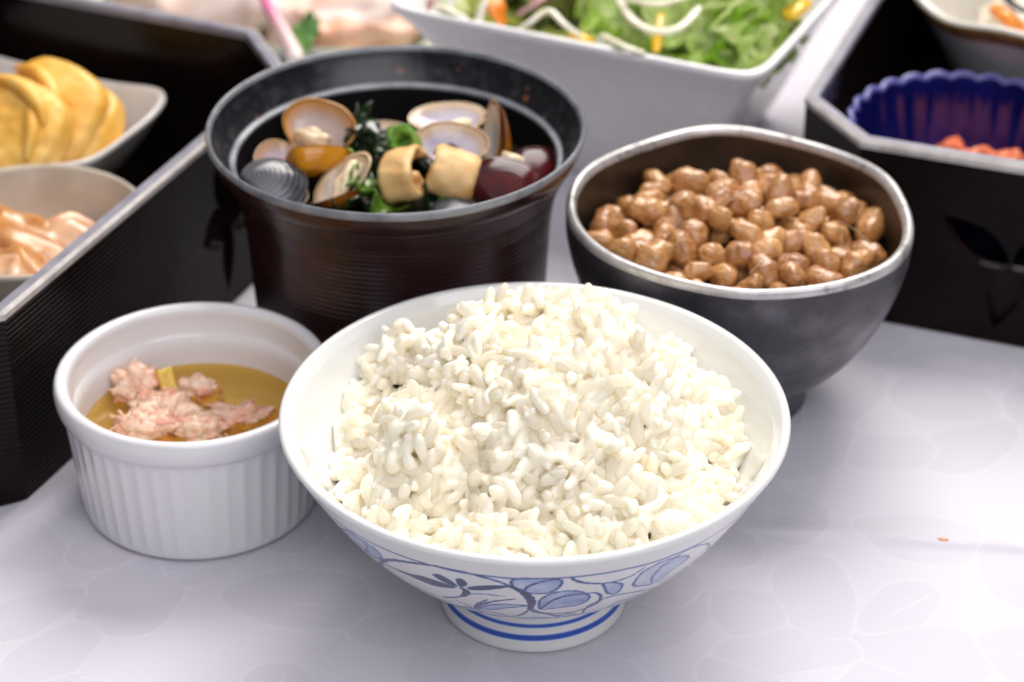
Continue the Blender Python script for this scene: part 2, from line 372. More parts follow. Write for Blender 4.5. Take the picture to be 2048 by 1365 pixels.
PAINT=[
('F',[(-53.8,43.45),(-47.6,46.99),(-45.1,46.63),(-41.3,46.19),(-39.7,44.79),(-40.1,41.98),(-42.1,39.77),(-45.2,38.15),(-53.7,34.17),(-55.7,36.65),(-57.1,38.74)],0.3,0.5),
('L',[(-52.7,44.05),(-47.4,45.59),(-43.9,46.17),(-43.6,44.17),(-46.4,40.38),(-53.7,34.17)],0.35,0.7),
('L',[(-21.7,48.48),(-26.4,47.31),(-30.8,45.71),(-35.6,43.6),(-40.7,39.89),(-46.1,34.82),(-50.0,30.67)],0.5,0.85),
('L',[(-50.0,30.67),(-48.2,29.35),(-41.8,29.29),(-35.7,29.34),(-31.1,26.91),(-28.9,22.41)],0.55,0.6),
('L',[(-28.9,22.41),(-24.0,21.66),(-16.0,22.99),(-8.0,24.18),(-4.0,27.41),(-1.9,31.13)],0.4,0.8),
('L',[(-21.7,48.48),(-15.5,48.17),(-9.2,46.25),(-6.0,44.11)],0.4,0.8),
('L',[(-6.0,44.11),(-3.3,41.59),(-1.7,38.71),(-1.1,35.51),(-1.5,31.91)],0.95,0.9),
('F',[(-43.1,37.24),(-36.7,38.55),(-32.9,39.21),(-29.0,40.47),(-25.8,40.58),(-20.2,39.42),(-23.8,37.72),(-27.3,37.04),(-31.2,37.29),(-34.4,37.73),(-39.2,37.69)],0.1,0.95),
('F',[(-24.8,43.47),(-23.1,44.32),(-21.4,43.56),(-19.9,41.82),(-19.5,40.03),(-21.7,40.44),(-23.7,41.69)],0.1,0.95),
('F',[(-18.8,43.86),(-17.5,44.63),(-16.5,43.66),(-16.7,41.94),(-18.2,40.57),(-18.8,41.17)],0.1,0.95),
('F',[(-16.7,40.83),(-13.3,42.62),(-9.4,43.78),(-6.3,43.96),(-8.5,42.58),(-12.8,40.7),(-16.1,39.8)],0.1,0.95),
('L',[(-18.5,39.85),(-17.5,38.83),(-17.9,37.17),(-19.5,34.93)],0.75,0.95),
('L',[(-19.5,34.93),(-23.4,32.38),(-27.6,30.32)],0.35,0.7),
('L',[(-17.7,36.96),(-13.2,38.51),(-7.8,38.62)],0.35,0.45),
('L',[(-22.8,30.96),(-20.7,29.1),(-18.4,26.84)],0.3,0.6),
('L',[(-12.6,35.58),(-16.4,31.46),(-18.7,27.19)],0.35,0.75),
('L',[(-5.4,37.45),(-10.9,35.06),(-15.9,30.92),(-18.2,27.44)],0.4,0.8),
('F',[(-17.7,27.66),(-13.1,31.98),(-8.1,34.04),(-2.4,33.72),(-6.8,32.1),(-14.0,28.46)],0.3,0.6),
('F',[(-28.9,22.41),(-21.8,26.77),(-18.2,26.47),(-17.5,24.73),(-23.7,21.65)],0.3,0.45),
('L',[(-16.9,26.18),(-12.4,26.72),(-8.3,24.36)],0.35,0.7),
('F',[(-5.7,45.66),(-5.1,47.19),(-2.6,48.14),(2.7,47.9),(5.4,46.97),(5.6,44.81),(4.4,42.21),(2.2,40.82),(-0.7,40.85),(-3.0,41.71),(-5.0,43.37)],0.3,0.5),
('L',[(4.9,47.61),(1.1,46.6),(-1.9,44.22),(-2.6,42.36)],0.35,0.8),
('F',[(0.9,34.29),(1.1,37.2),(3.1,40.12),(5.9,41.41),(9.5,41.1),(12.2,39.15),(13.6,37.08),(13.5,34.65),(11.6,32.6),(7.0,32.09),(1.6,31.45)],0.3,0.62),
('L',[(1.4,31.89),(3.9,36.33),(7.4,38.94),(11.9,38.88)],0.4,0.9),
('L',[(11.9,38.88),(14.8,38.67),(17.0,35.87),(17.3,32.12),(15.3,29.68),(11.4,27.82),(5.9,27.72),(1.4,29.2),(-0.7,31.5)],0.4,0.85),
('L',[(-1.8,31.46),(-0.0,29.25),(4.0,27.46),(6.7,24.86),(8.2,20.54),(5.0,20.44)],0.45,0.8),
('F',[(-4.6,22.04),(-0.3,24.59),(3.7,23.42),(5.9,20.47),(0.6,20.4),(-4.7,20.42)],0.3,0.55),
('F',[(6.9,25.74),(10.2,26.59),(14.7,23.17),(11.7,22.15)],0.3,0.5),
('L',[(16.2,21.97),(14.7,28.98),(17.0,33.0),(21.7,34.5),(30.5,31.94),(42.1,26.61)],0.35,0.75),
('F',[(24.3,21.88),(24.7,28.29),(31.0,28.34),(40.6,25.92),(41.7,26.49),(38.4,25.12),(34.7,23.99),(30.7,23.0),(25.7,22.11)],0.3,0.4),
('F',[(15.6,43.02),(17.4,42.97),(19.9,41.66),(21.5,39.79),(21.6,36.55),(20.6,35.71),(18.3,37.34),(16.8,40.47)],0.3,0.5),
('L',[(7.8,47.62),(8.8,46.32),(11.3,44.6),(15.6,43.02)],0.4,0.8),
('L',[(15.6,43.02),(18.9,42.97),(22.6,43.92),(25.2,46.55)],0.3,0.7),
('F',[(24.8,38.74),(24.8,42.31),(26.0,45.02),(29.9,46.67),(34.3,45.83),(38.7,43.25),(39.7,40.48),(37.0,38.47),(35.4,35.5),(33.0,34.31),(29.6,35.5),(26.2,37.07)],0.3,0.45),
('L',[(32.0,35.25),(30.1,39.41),(30.7,44.09),(33.2,46.01)],0.35,0.75),
('L',[(33.2,46.65),(37.0,47.49),(42.8,45.43),(46.4,42.35),(51.2,36.2),(46.8,34.4),(40.8,33.6),(35.6,33.57)],0.35,0.75)]
for kind, pts, w, p in PAINT:
    P = conv(pts)
    if kind == 'F': fillp(P, p*(.55 if p < .9 else 1), w*1.9)
    else: stroke(P, w*1.9, min(1, p*1.15))
zz_ = np.repeat(zo[:, None], NS, 1)
for zb, w, p in ((.0480, .00062, .85), (.0238, .00050, .75)):
    sb = np.interp(zb, zo, so); wob = .12*np.sin(TH*9)+.08*np.sin(TH*24)
    pig = np.maximum(pig, p*np.clip((w*500+.15-np.abs(SS-sb-wob))/.2, 0, 1)*(.85+.2*gn))
pig3 = np.concatenate([pig]*3, 1)
m_porc, t = newmat('cobalt_painted_porcelain')
pg = t.attr('pigment').outputs['Fac']
base = t.ramp(t.noise(30, 2), [(.3, (.70,.715,.695)), (.7, (.74,.75,.73))])
blue = t.ramp(pg, [(0.0, (.70,.71,.72)), (.25, (.34,.43,.64)), (.6, (.065,.115,.34)), (1.0, (.012,.022,.085))])
t.set(Base_Color=t.mix(t.ramp(pg, [(0.0, 0.0), (.12, 1.0)]), base, blue), Roughness=.12, Coat_Weight=.3, Coat_Roughness=.05)
t.bump(t.noise(70, 2), .05, .0006)
nth = 3*NS
rimp = np.array([(.05985,.0538),(.0597,.0544),(.0591,.0548),(.0583,.0548),(.0576,.0544),(.0571,.0537)])
ti = np.linspace(.985, .0, 60); zi = Z0+.0042+(Z1-Z0-.0042)*ti; ri = np.maximum(bowl_r(zi-.0016)-.0026, .0002)
ri = np.where(ti < .12, ri*np.sqrt(ti/.12), ri)
prof = np.vstack([np.stack([ro, zo], 1), rimp, np.stack([ri, zi], 1)])
th = np.concatenate([np.radians(thd)+R(-90)+R(120)*k for k in range(3)])
V = np.stack([np.outer(prof[:, 0], np.cos(th)), np.outer(prof[:, 0], np.sin(th)), np.repeat(prof[:, 1:2], nth, 1)], -1)
me = mkmesh('bowl_body', V.reshape(-1, 3), grid_faces(len(prof), nth), m_porc)
pv = np.zeros((len(prof), nth)); pv[:len(zo)] = pig3; fattr(me, 'pigment', pv.ravel())
rb = thing('rice_bowl', 'white porcelain rice bowl painted with blue leaves, heaped with rice', 'bowl', (BC[0], BC[1], 0))
obj('bowl_body', me, rb)
fp = crom([(.0195,.0006),(.0222,.0003),(.0229,.0009),(.0227,.0030),(.0220,.0060),(.0212,.0095),(.0204,.0130),(.0200,.0152)], 14)
fp = np.vstack([[(.0185,.004)], fp])
V, F = lathe(fp, 160); me = mkmesh('foot_ring', V, F, m_porc)
zz = V[:, 2]*1000; fpig = np.zeros(len(zz))
for zc, hw, p in ((4.4, .70, .62), (7.4, .45, .60)): fpig = np.maximum(fpig, p*np.clip((hw+.2-np.abs(zz-zc))/.35, 0, 1))
m_foot = m_porc.copy(); m_foot.name = 'cobalt_banded_porcelain'
rmp = [n for n in m_foot.node_tree.nodes if n.type == 'VALTORGB' and len(n.color_ramp.elements) == 4][0]
for el, c in zip(rmp.color_ramp.elements, ((.78,.79,.80),(.30,.45,.78),(.012,.07,.42),(.01,.03,.2))): el.color = (*c, 1)
me.materials.clear(); me.materials.append(m_foot); fattr(me, 'pigment', fpig)
obj('foot_ring', me, rb)

# ------------------------------------------------------------------ steamed rice
m_rice, t = newmat('cooked_rice')
oi = t.n('ObjectInfo').outputs['Random']
t.set(Base_Color=t.mix(t.noise(120, 2), (.935,.865,.71), (.945,.895,.78)), Roughness=.20, Specular_IOR_Level=.5)  # yellower than the grains: warm glow of the crevices put into the colour
t.p.subsurface_method = 'RANDOM_WALK'; t.set(Subsurface_Weight=1.0, Subsurface_Radius=(.0046,.0044,.0038), Subsurface_Scale=.45, Subsurface_Anisotropy=.2)
t.bump(t.noise(1400, 3), .12, .0003)
m_grain = m_rice.copy(); m_grain.name = 'cooked_rice_grain'; gp_ = m_grain.node_tree.nodes['Principled BSDF']
gp_.inputs['Subsurface Weight'].default_value = 0.0
for l_ in list(gp_.inputs['Base Color'].links)+list(gp_.inputs['Normal'].links): m_grain.node_tree.links.remove(l_)
gp_.inputs['Base Color'].default_value = (.945,.926,.870,1)
G_ = NT(m_grain); tr = G_.n('BsdfTranslucent'); tr.inputs[0].default_value = (.99,.968,.875,1); mx = G_.n('MixShader'); mx.inputs[0].default_value = .65
G_.l(gp_.outputs[0], mx.inputs[1]); G_.l(tr.outputs[0], mx.inputs[2]); G_.l(mx.outputs[0], [n for n in G_.t.nodes if n.type == 'OUTPUT_MATERIAL'][0].inputs[0]); G_.bump(G_.noise(4.5, 2), .25, .0006)
def grain_mesh(seed):
    rg = random.Random(seed); nu, nv = 10, 12
    V = []; L = 1.0; bend = rg.uniform(-.10,.10); fl = rg.uniform(.80,1.0); ex = rg.uniform(.42,.55); notch = rg.uniform(-.05,.10)
    for i in range(nu+1):
        u = -math.cos(math.pi*i/nu); r = max(0., 1-abs(u)**2.6)**ex
        r *= 1+.10*u*rg.uniform(.5,1.2)
        for j in range(nv):
            a = 2*math.pi*j/nv; k = 1+notch*math.cos(2*a)
            V.append((u*.5, r*.186*k*math.cos(a)+bend*(1-u*u), r*.186*fl*math.sin(a)))
    V = np.array(V)
    for i in range(len(V)): V[i] += .034*np.array([nz(V[i], 4, seed), nz(V[i], 4, seed+9), nz(V[i], 4, seed+17)])
    return V, grid_faces(nu+1, nv)
GR = [grain_mesh(s) for s in range(12)]
GME = [mkmesh('rice_grain', V, F, m_grain) for V, F in GR]
rb_ = random.Random(21); BUMPS = []
for _ in range(46):
    a_, r_ = rb_.uniform(0, 6.28), .05*math.sqrt(rb_.random()); BUMPS.append((r_*math.cos(a_), r_*math.sin(a_), rb_.uniform(.0052,.0088), rb_.uniform(.0022,.0052)*rb_.choice((1,1,1,-1))))
BUMPS += [(.012,.022,.010,.002), (.026,.010,.009,.003), (-.020,.016,.009,.003)]
def rice_h(x, y):
    rho = ((x-.0012)/(.0315 if x < 0 else .0345))**2+((y-.0056)/.048)**2
    h = .0400+.0262*math.exp(-rho**1.5)
    for bx, by, bs, bh in BUMPS:
        q2 = ((x-bx)**2+(y-by)**2)/(bs*bs)
        if q2 < 6: h += bh*math.exp(-q2*q2)
    h += .0030*mn.noise(Vector((x*85, y*85, 1.3)))+.0030*mn.noise(Vector((x*170, y*170, 4.7)))
    # hollows between clumps
    for cx, cy, s, d in ((-.020,-.010,.008,.007), (.002,-.034,.006,.006), (-.006,.006,.007,.0045), (.020,.004,.007,.004), (.034,-.010,.006,.004)):
        h -= d*math.exp(-((x-cx)**2+(y-cy)**2)/s**2)
    return h
def inner_z(r):
    q = np.clip((r+.0032-R0)/(R1-R0), 0, 1)**2.0; return Z0+.0016+(Z1-Z0)*q
grains = []
for layer, (dep, sp) in enumerate(((.0005, .0031), (-.0018, .0027), (-.0042, .0029), (-.0085, .0048))):
    n = int(.116/sp)
    for i in range(n):
        for j in range(n):
            x = -.058+(i+random.random())*sp; y = -.058+(j+random.random())*sp
            r = math.hypot(x, y)
            if r > .0545: continue
            h = rice_h(x, y)
            zi_ = float(inner_z(r))
            if h < zi_+.0012: continue
            if layer == 0 and mn.noise(Vector((x*120, y*120, 9.2))) < -.28: continue
            e = .0008; g = Vector((-(rice_h(x+e, y)-rice_h(x-e, y))/(2*e), -(rice_h(x, y+e)-rice_h(x, y-e))/(2*e), 1)).normalized()
            d = Vector((random.gauss(0,1), random.gauss(0,1), random.gauss(0,1))).normalized()
            k = .40 if random.random() < .65 else 1.0
            d = (d-g*d.dot(g)*(1-k)).normalized()
            L = random.uniform(.0062, .0084); z = h+dep+random.uniform(-.0008,.0010)+abs(d.dot(g))*.0012
            if layer == 3:
                L = .0130
                if r > .040 or h < zi_+.012: continue
            z = max(z, zi_+(.0016 if layer < 3 else .0060))
            rr = math.hypot(x+d.x*L*.5, y+d.y*L*.5)
            if rr > .0562: continue
            grains.append((layer, Vector((x, y, z)), d, L, random.uniform(.92,1.22)*(1.35 if layer == 3 else 1), random.randrange(12), random.uniform(0, 6.28)))
def gmat(g):
    _, p, d, L, wd, k, roll = g
    q = d.to_track_quat('X', 'Z').to_matrix(); rm = Matrix.Rotation(roll, 3, 'X')
    return q @ rm @ Matrix.Diagonal((L, L*wd, L*wd))
top = [g for g in grains if g[0] == 0]
camdir = (CAM-Vector((0,0,.06))).normalized()
def vis(g):
    x, y, z = g[1]; s = 0
    for k in range(1, 9):
        q = g[1]+camdir*(.0022*k)
        if q.x**2+q.y**2 < .056**2 and rice_h(q.x, q.y) > q.z-.0006: s -= 1
    if y < -.047: s -= 3
    return s+random.random()*.6+g[1].y*-4
top.sort(key=vis, reverse=True); picked = top[:300]; pid = set(id(g) for g in picked)
rice = thing('steamed_rice', 'heap of glossy steamed white rice in the blue painted bowl', 'rice', (BC[0], BC[1], .02))
for g in picked:
    o = obj('rice_grain', GME[g[5]], rice)
    o.matrix_local = Matrix.Translation(g[1]-Vector((0,0,.02))) @ gmat(g).to_4x4()
VV, FF, k = [], [], 0
for g in grains:
    if id(g) in pid: continue
    V, F = GR[g[5]]; M = np.array(gmat(g)); W_ = V @ M.T+np.array(g[1])-np.array([0,0,.02])
    VV.append(W_); FF.append(F+k); k += len(V)
# packed rice underneath the loose grains
nr_, na_ = 46, 120; rr_ = np.linspace(.0004, .0545, nr_); cv = []
for top_ in (1, 0):
    for r_ in rr_:
        for a_ in np.linspace(0, 2*math.pi, na_, endpoint=False):
            x_, y_ = r_*math.cos(a_), r_*math.sin(a_); zb_ = float(inner_z(r_))+.0003
            hc_ = rice_h(x_, y_)-.0026; hid_ = hc_ < zb_+.0015 or r_ > .0525      # beyond the heap the sheet dives into the bowl wall
            cv.append((x_, y_, ((zb_-.0020 if hid_ else hc_) if top_ else (zb_-.0024 if hid_ else zb_))-.02))
cf = grid_faces(nr_, na_); n0 = nr_*na_
rim_ = np.array([((nr_-1)*na_+j, (nr_-1)*na_+(j+1) % na_, n0+(nr_-1)*na_+(j+1) % na_, n0+(nr_-1)*na_+j) for j in range(na_)])
VV.append(np.array(cv)); FF.append(np.vstack([cf, cf[:, ::-1]+n0, rim_[:, ::-1]])+k)
o = obj('rice_mass', mkmesh('rice_mass', np.vstack(VV), np.vstack(FF), m_rice), rice); o['kind'] = 'stuff'
md = o.modifiers.new('fuse', 'REMESH'); md.mode = 'VOXEL'; md.voxel_size = .00030; md.use_smooth_shade = True
sm_ = o.modifiers.new('soften', 'SMOOTH'); sm_.factor = .5; sm_.iterations = 2
bpy.context.view_layer.update()
o.data = bpy.data.meshes.new_from_object(o.evaluated_get(bpy.context.evaluated_depsgraph_get())); o.modifiers.clear()
print('rice mass faces', len(o.data.polygons))
print('grains', len(grains), 'top', len(top))

# ------------------------------------------------------------------ ramekin with crab in broth
RC = (-.0862, .0455)
m_ram = simple('white_glaze', (.73,.72,.73), (.77,.76,.76), 40, .16, .24, coat=.2, bump=.04, bscale=120, bdist=.0006)
ram = thing('ramekin', 'white fluted ramekin with crab meat in amber broth', 'ramekin', (RC[0], RC[1], 0))
NF = 46
def flute(T, r, z):
    k = np.clip((z-.0015)/.003, 0, 1)*np.clip((.0305-z)/.0022, 0, 1)
    return r-.00032*k*np.abs(np.sin(T*NF/2))**1.3+.0001*k, z
wp = crom([(.024,.0007),(.0288,.0003),(.0300,.0009),(.0305,.0022),(.0311,.008),(.0320,.018),(.0329,.028),(.0332,.0312)], 7)
V, F = lathe(wp, NF*12, flute); obj('fluted_wall', mkmesh('fluted_wall', V, F, m_ram), ram)
rp = crom([(.0329,.0306),(.0339,.0311),(.0346,.0325),(.0350,.0345),(.0350,.0362),(.0346,.0375),(.0338,.0381),(.0328,.0381),(.0318,.0375),(.0313,.0363),(.0311,.034),(.0306,.031),(.0299,.0295),(.0293,.027),(.0288,.020),(.0284,.0145),(.0268,.0118),(.02,.0108),(.0002,.0108)], 6)
V, F = lathe(rp, 160); obj('rim', mkmesh('rim', V, F, m_ram), ram)
m_broth, t = newmat('amber_broth')
tp = t.n('BsdfTransparent'); tp.inputs[0].default_value = (1.0,.80,.36,1)
df = t.n('BsdfDiffuse'); df.inputs[0].default_value = (.95,.52,.08,1)
gl = t.n('BsdfGlossy'); gl.inputs['Roughness'].default_value = .03
mx1 = t.n('MixShader'); mx1.inputs[0].default_value = .20; t.l(tp.outputs[0], mx1.inputs[1]); t.l(df.outputs[0], mx1.inputs[2])
fr = t.n('Fresnel', IOR=1.33); mx2 = t.n('MixShader'); t.l(fr.outputs[0], mx2.inputs[0]); t.l(mx1.outputs[0], mx2.inputs[1]); t.l(gl.outputs[0], mx2.inputs[2])
t.l(mx2.outputs[0], [n for n in t.t.nodes if n.type == 'OUTPUT_MATERIAL'][0].inputs[0])
bp = [(.0289,.0221),(.0284,.0217),(.0270,.0214),(.020,.0213),(.0002,.0213)]
V, F = lathe(bp, 128); o = obj('crab_broth', mkmesh('crab_broth', V, F, m_broth), None, (RC[0], RC[1], 0)); tag(o, 'clear amber broth inside the white fluted ramekin', 'broth')
m_crab, t = newmat('crab_flesh')
rd = t.attr('red').outputs['Fac']
t.set(Base_Color=t.mix(rd, t.ramp(t.noise(500, 3), [(.3, (.84,.53,.36)), (.7, (.92,.72,.55))]), (.80,.25,.16)), Roughness=.18)
t.bump(t.noise(1600, 3), .4, .0004)
def crab(label, px, py, z, size, seed, nst=150, ax=(1,.2,.1)):
    c = at(px, py, z); rg = np.random.default_rng(seed); VV = []; FF = []; RD = []; k = 0
    V, F = blob(4, (size[0]*.92, size[1]*.92, size[2]*.92), .55, 1.9, seed, .35, 5.5); V = np.array(V)
    VV.append(V); FF += [tuple(i for i in f) for f in F]; RD.append(np.clip([.12+1.0*nz(v/size[0], 1.6, seed+2) for v in V], 0, 1)*.8); k = len(V)
    main = np.array(ax); main = main/np.linalg.norm(main)
    for i in range(nst//2):
        q = V[rg.integers(len(V))]*rg.uniform(.90,.99)
        d = main+rg.normal(0,.8,3); d /= np.linalg.norm(d); Ls = rg.uniform(.0014,.0036); rad = rg.uniform(.00020,.00045)
        b = rg.normal(0,.0005,3); pts = crom([q-d*Ls*.5, q+b, q+d*Ls*.5+rg.normal(0,.0003,3)], 3)
        tv, tf = tube(pts, np.linspace(rad, rad*.55, len(pts)), 5)
        VV.append(tv); FF += [tuple(x+k for x in f) for f in tf]; k += len(tv)
        RD.append(np.full(len(tv), np.clip(rg.normal(.08,.22)+.7*nz(q/size[0], 1.6, seed+2), 0, .9)))
    me = mkmesh('crab_chunk', np.vstack(VV), FF, m_crab); fattr(me, 'red', np.concatenate(RD))
    o = obj('crab_chunk', me, None, c); tag(o, label, 'crab meat', 'shredded crab in the ramekin')
crab('pale pink crab chunk standing by the left wall of the ramekin', 272, 772, .0240, (.0066,.0056,.0056), 1, 170, (.4,.3,.8))
crab('largest cream crab chunk in the middle of the broth', 325, 822, .0228, (.0085,.0062,.0048), 2, 240, (.8,-.5,.2))
crab('pink crab shred at the front rim of the ramekin', 290, 858, .0215, (.0085,.0050,.0042), 3, 180, (1,.0,.1))
crab('half sunken crab shred behind the citrus peel', 400, 790, .0195, (.0062,.0048,.0042), 4, 150, (.8,.4,.1))
crab('pink crab shred at the front right of the ramekin', 400, 862, .0215, (.0075,.0050,.0042), 5, 170, (1,.3,.1))
crab('flat reddish crab shred floating at the right of the broth', 482, 838, .0198, (.0085,.0052,.0040), 6, 180, (1,.35,.0))
m_peel = simple('citrus_peel', (.60,.36,.03), (.75,.52,.06), 400, .3, bump=.3, bscale=1800, bdist=.0003, sss=.3)
bm = bmesh.new(); bmesh.ops.create_cube(bm, size=1)
bmesh.ops.subdivide_edges(bm, edges=bm.edges, cuts=5, use_grid_fill=True)
for v in bm.verts:
    x, y, z = v.co; v.co = Vector((x*.0042*(1-.12*z), y*.0017+.0008*math.sin(z*2.2)+.0004*math.sin(x*5), z*.0108))
    v.co += Vector((nz(v.co, 500), nz(v.co, 500, 3), nz(v.co, 500, 6)))*.0003
me = bpy.data.meshes.new('citrus_peel'); bm.to_mesh(me); bm.free(); me.materials.append(m_peel)
for p in me.polygons: p.use_smooth = True
o = obj('citrus_peel', me, None, at(338, 778, .0255), (R(-28), R(-10), R(12))); tag(o, 'yellow citrus peel strip standing up among the crab', 'citrus peel')

# ------------------------------------------------------------------ soup cup with clams
CC = (-.0362, .107)
cup = thing('soup_cup', 'black and dark red lacquer soup cup full of clams', 'cup', (CC[0], CC[1], 0))
m_cup, t = newmat('dark_red_turned_lacquer')
t.set(Base_Color=t.ramp(t.noise(50, 3), [(.3, (.013,.004,.004)), (.7, (.030,.009,.009))]), Roughness=t.ramp(t.noise(80, 2), [(.3, .20), (.7, .30)]), Specular_IOR_Level=.42)
m_lip, t = newmat('worn_black_lip')
co = t.coord(); sp = t.n('SeparateXYZ'); t.l(co, sp.inputs[0])
ang = t.math('ARCTAN2', sp.outputs[1], sp.outputs[0])
cyl = t.n('CombineXYZ'); t.l(t.math('MULTIPLY', ang, 1.0), cyl.inputs[0]); t.l(t.math('MULTIPLY', sp.outputs[2], 26.0), cyl.inputs[1])
nn = t.n('TexNoise', Scale=9.0, Detail=5.0, Roughness=.65); t.l(cyl.outputs[0], nn.inputs['Vector'])
vv = t.n('TexVoronoi', feature='F1', Scale=7.0); t.l(cyl.outputs[0], vv.inputs['Vector'])
zb = t.ramp(sp.outputs[2], [(.0680, 0.0), (.0684, 1.0)]); zb2 = t.ramp(sp.outputs[2], [(.0708, 1.0), (.0718, 0.0)])
dots = t.math('MULTIPLY', t.math('MULTIPLY', t.ramp(vv.outputs['Distance'], [(.12, 1.0), (.2, 0.0)]), zb), zb2)
nmask = t.ramp(nn.outputs['Fac'], [(.50, 0.0), (.75, 1.0)])
c = t.mix(nmask, (.008,.009,.011), (.040,.042,.048))
c = t.mix(t.math('MULTIPLY', dots, .75), c, (.22,.075,.03))
t.set(Base_Color=c, Roughness=t.ramp(nn.outputs['Fac'], [(.4, .26), (.6, .36)]))
m_cupin = simple('black_lacquer_inside', (.004,.004,.005), (.007,.006,.007), 60, .4, spec=.3)
m_cuprim = simple('polished_rim', (.13,.14,.16), (.24,.25,.27), 150, .2, .28)
HC = .0768; RCP = .0506
# outside wall with turned ribs
zr = np.linspace(.0, .0700, 47); prof = []
base_r = lambda z: np.interp(z, [0,.004,.012,.030,.048,.056,.062,.067,.0712], [.0372,.0386,.0394,.0404,.0414,.0425,.0443,.0470,.0492])
for k in range(len(zr)-1):
    dz = zr[k+1]-zr[k]
    for a, d in ((.0,.00022), (.22,.00005), (.5,0), (.78,.00005)): prof.append((base_r(zr[k]+a*dz)-d, zr[k]+a*dz+.0004))
prof = [(.030,.0006)]+prof+[(.0491,.0707),(.0498,.0728),(.0503,.0746)]
V, F = lathe(prof, 180); obj('turned_wall', mkmesh('turned_wall', V, F, m_cup), cup)
rp = crom([(.0503,.0746),(.0506,.0753),(.0507,.0760),(.0504,.0767),(.0500,.0769),(.0495,.0765),(.0491,.0757)], 5)
V, F = lathe(rp, 200); obj('rim', mkmesh('rim', V, F, m_cuprim), cup)
lp = crom([(.0491,.0757),(.0482,.0735),(.0468,.0708),(.0455,.0690),(.0447,.0680)], 8)
V, F = lathe(lp, 200); obj('flared_lip', mkmesh('flared_lip', V, F, m_lip), cup)
gp = crom([(.0447,.0680),(.0443,.0676),(.0437,.0676),(.0432,.0674),(.0430,.0668)], 5)
V, F = lathe(gp, 200); obj('lid_ledge', mkmesh('lid_ledge', V, F, m_cuprim), cup)
ip = crom([(.0430,.0668),(.0424,.060),(.0412,.050),(.0396,.035),(.037,.016),(.033,.008),(.02,.006),(.0002,.006)], 6)
V, F = lathe(ip, 160); obj('inner_wall', mkmesh('inner_wall', V, F, m_cupin), cup)
SOUP = .0560
def atc(px, py, z): return at(px, py, z+.0072)
m_soup, t = newmat('dark_clam_broth')
t.set(Base_Color=(.020,.014,.006), Roughness=.04, IOR=1.33)
t.bump(t.noise(120, 2), .1, .0004)
V, F = lathe([(.0417,SOUP+.0008),(.0410,SOUP+.0002),(.039,SOUP),(.02,SOUP),(.0002,SOUP)], 128)
tag(obj('clam_broth', mkmesh('clam_broth', V, F, m_soup), None, (CC[0], CC[1], 0)), 'dark clear broth around the clams in the lacquer cup', 'broth')

def shell_mats(name, o1, o2, o3, i1, i2, edge, stripes=62.0, bmp=.14, spec=.5):
    m, t = newmat(name+'_outside'); rho = t.attr('rho').outputs['Fac']
    wv = t.math('SINE', t.math('MULTIPLY', t.math('ADD', rho, t.math('MULTIPLY', t.noise(90, 3), .06)), stripes))
    c = t.mix(t.ramp(t.noise(110, 4), [(.38, 0.0), (.62, 1.0)]), o1, o2)
    c = t.mix(t.math('MULTIPLY', t.ramp(wv, [(.35, 0.0), (.95, 1.0)]), .32), c, o3)
    t.set(Base_Color=c, Roughness=.16, Specular_IOR_Level=spec); t.bump(wv, bmp, .0003)
    mi, t = newmat(name+'_inside'); rho = t.attr('rho').outputs['Fac']
    c = t.mix(t.ramp(t.noise(120, 3), [(.35, 0.0), (.65, 1.0)]), i1, i2)
    c = t.mix(t.ramp(rho, [(.72, 0.0), (.95, 1.0)]), c, edge)
    t.set(Base_Color=c, Roughness=.2, Coat_Weight=.2)
    return [m, mi]
W1, W2 = (.66,.60,.60), (.50,.44,.50)
SH = dict(
  orange=shell_mats('orange_shell', (.62,.24,.010), (.74,.34,.015), (.50,.15,.008), (.50,.38,.32), (.60,.50,.46), (.58,.27,.06)),
  maroon=shell_mats('maroon_shell', (.030,.003,.006), (.075,.006,.007), (.020,.003,.006), (.34,.26,.30), (.46,.38,.42), (.42,.25,.12), 62.0, .03, .25),
  grey=shell_mats('grey_shell', (.035,.035,.042), (.085,.085,.10), (.26,.26,.28), W2, W1, (.4,.3,.2), 75.0),
  violet=shell_mats('violet_shell', (.05,.02,.04), (.10,.05,.05), (.03,.01,.02), (.46,.42,.47), (.33,.30,.38), (.56,.38,.22)),
  brown=shell_mats('brown_shell', (.24,.06,.010), (.40,.14,.012), (.10,.025,.008), (.62,.53,.47), (.70,.62,.56), (.62,.44,.26)))
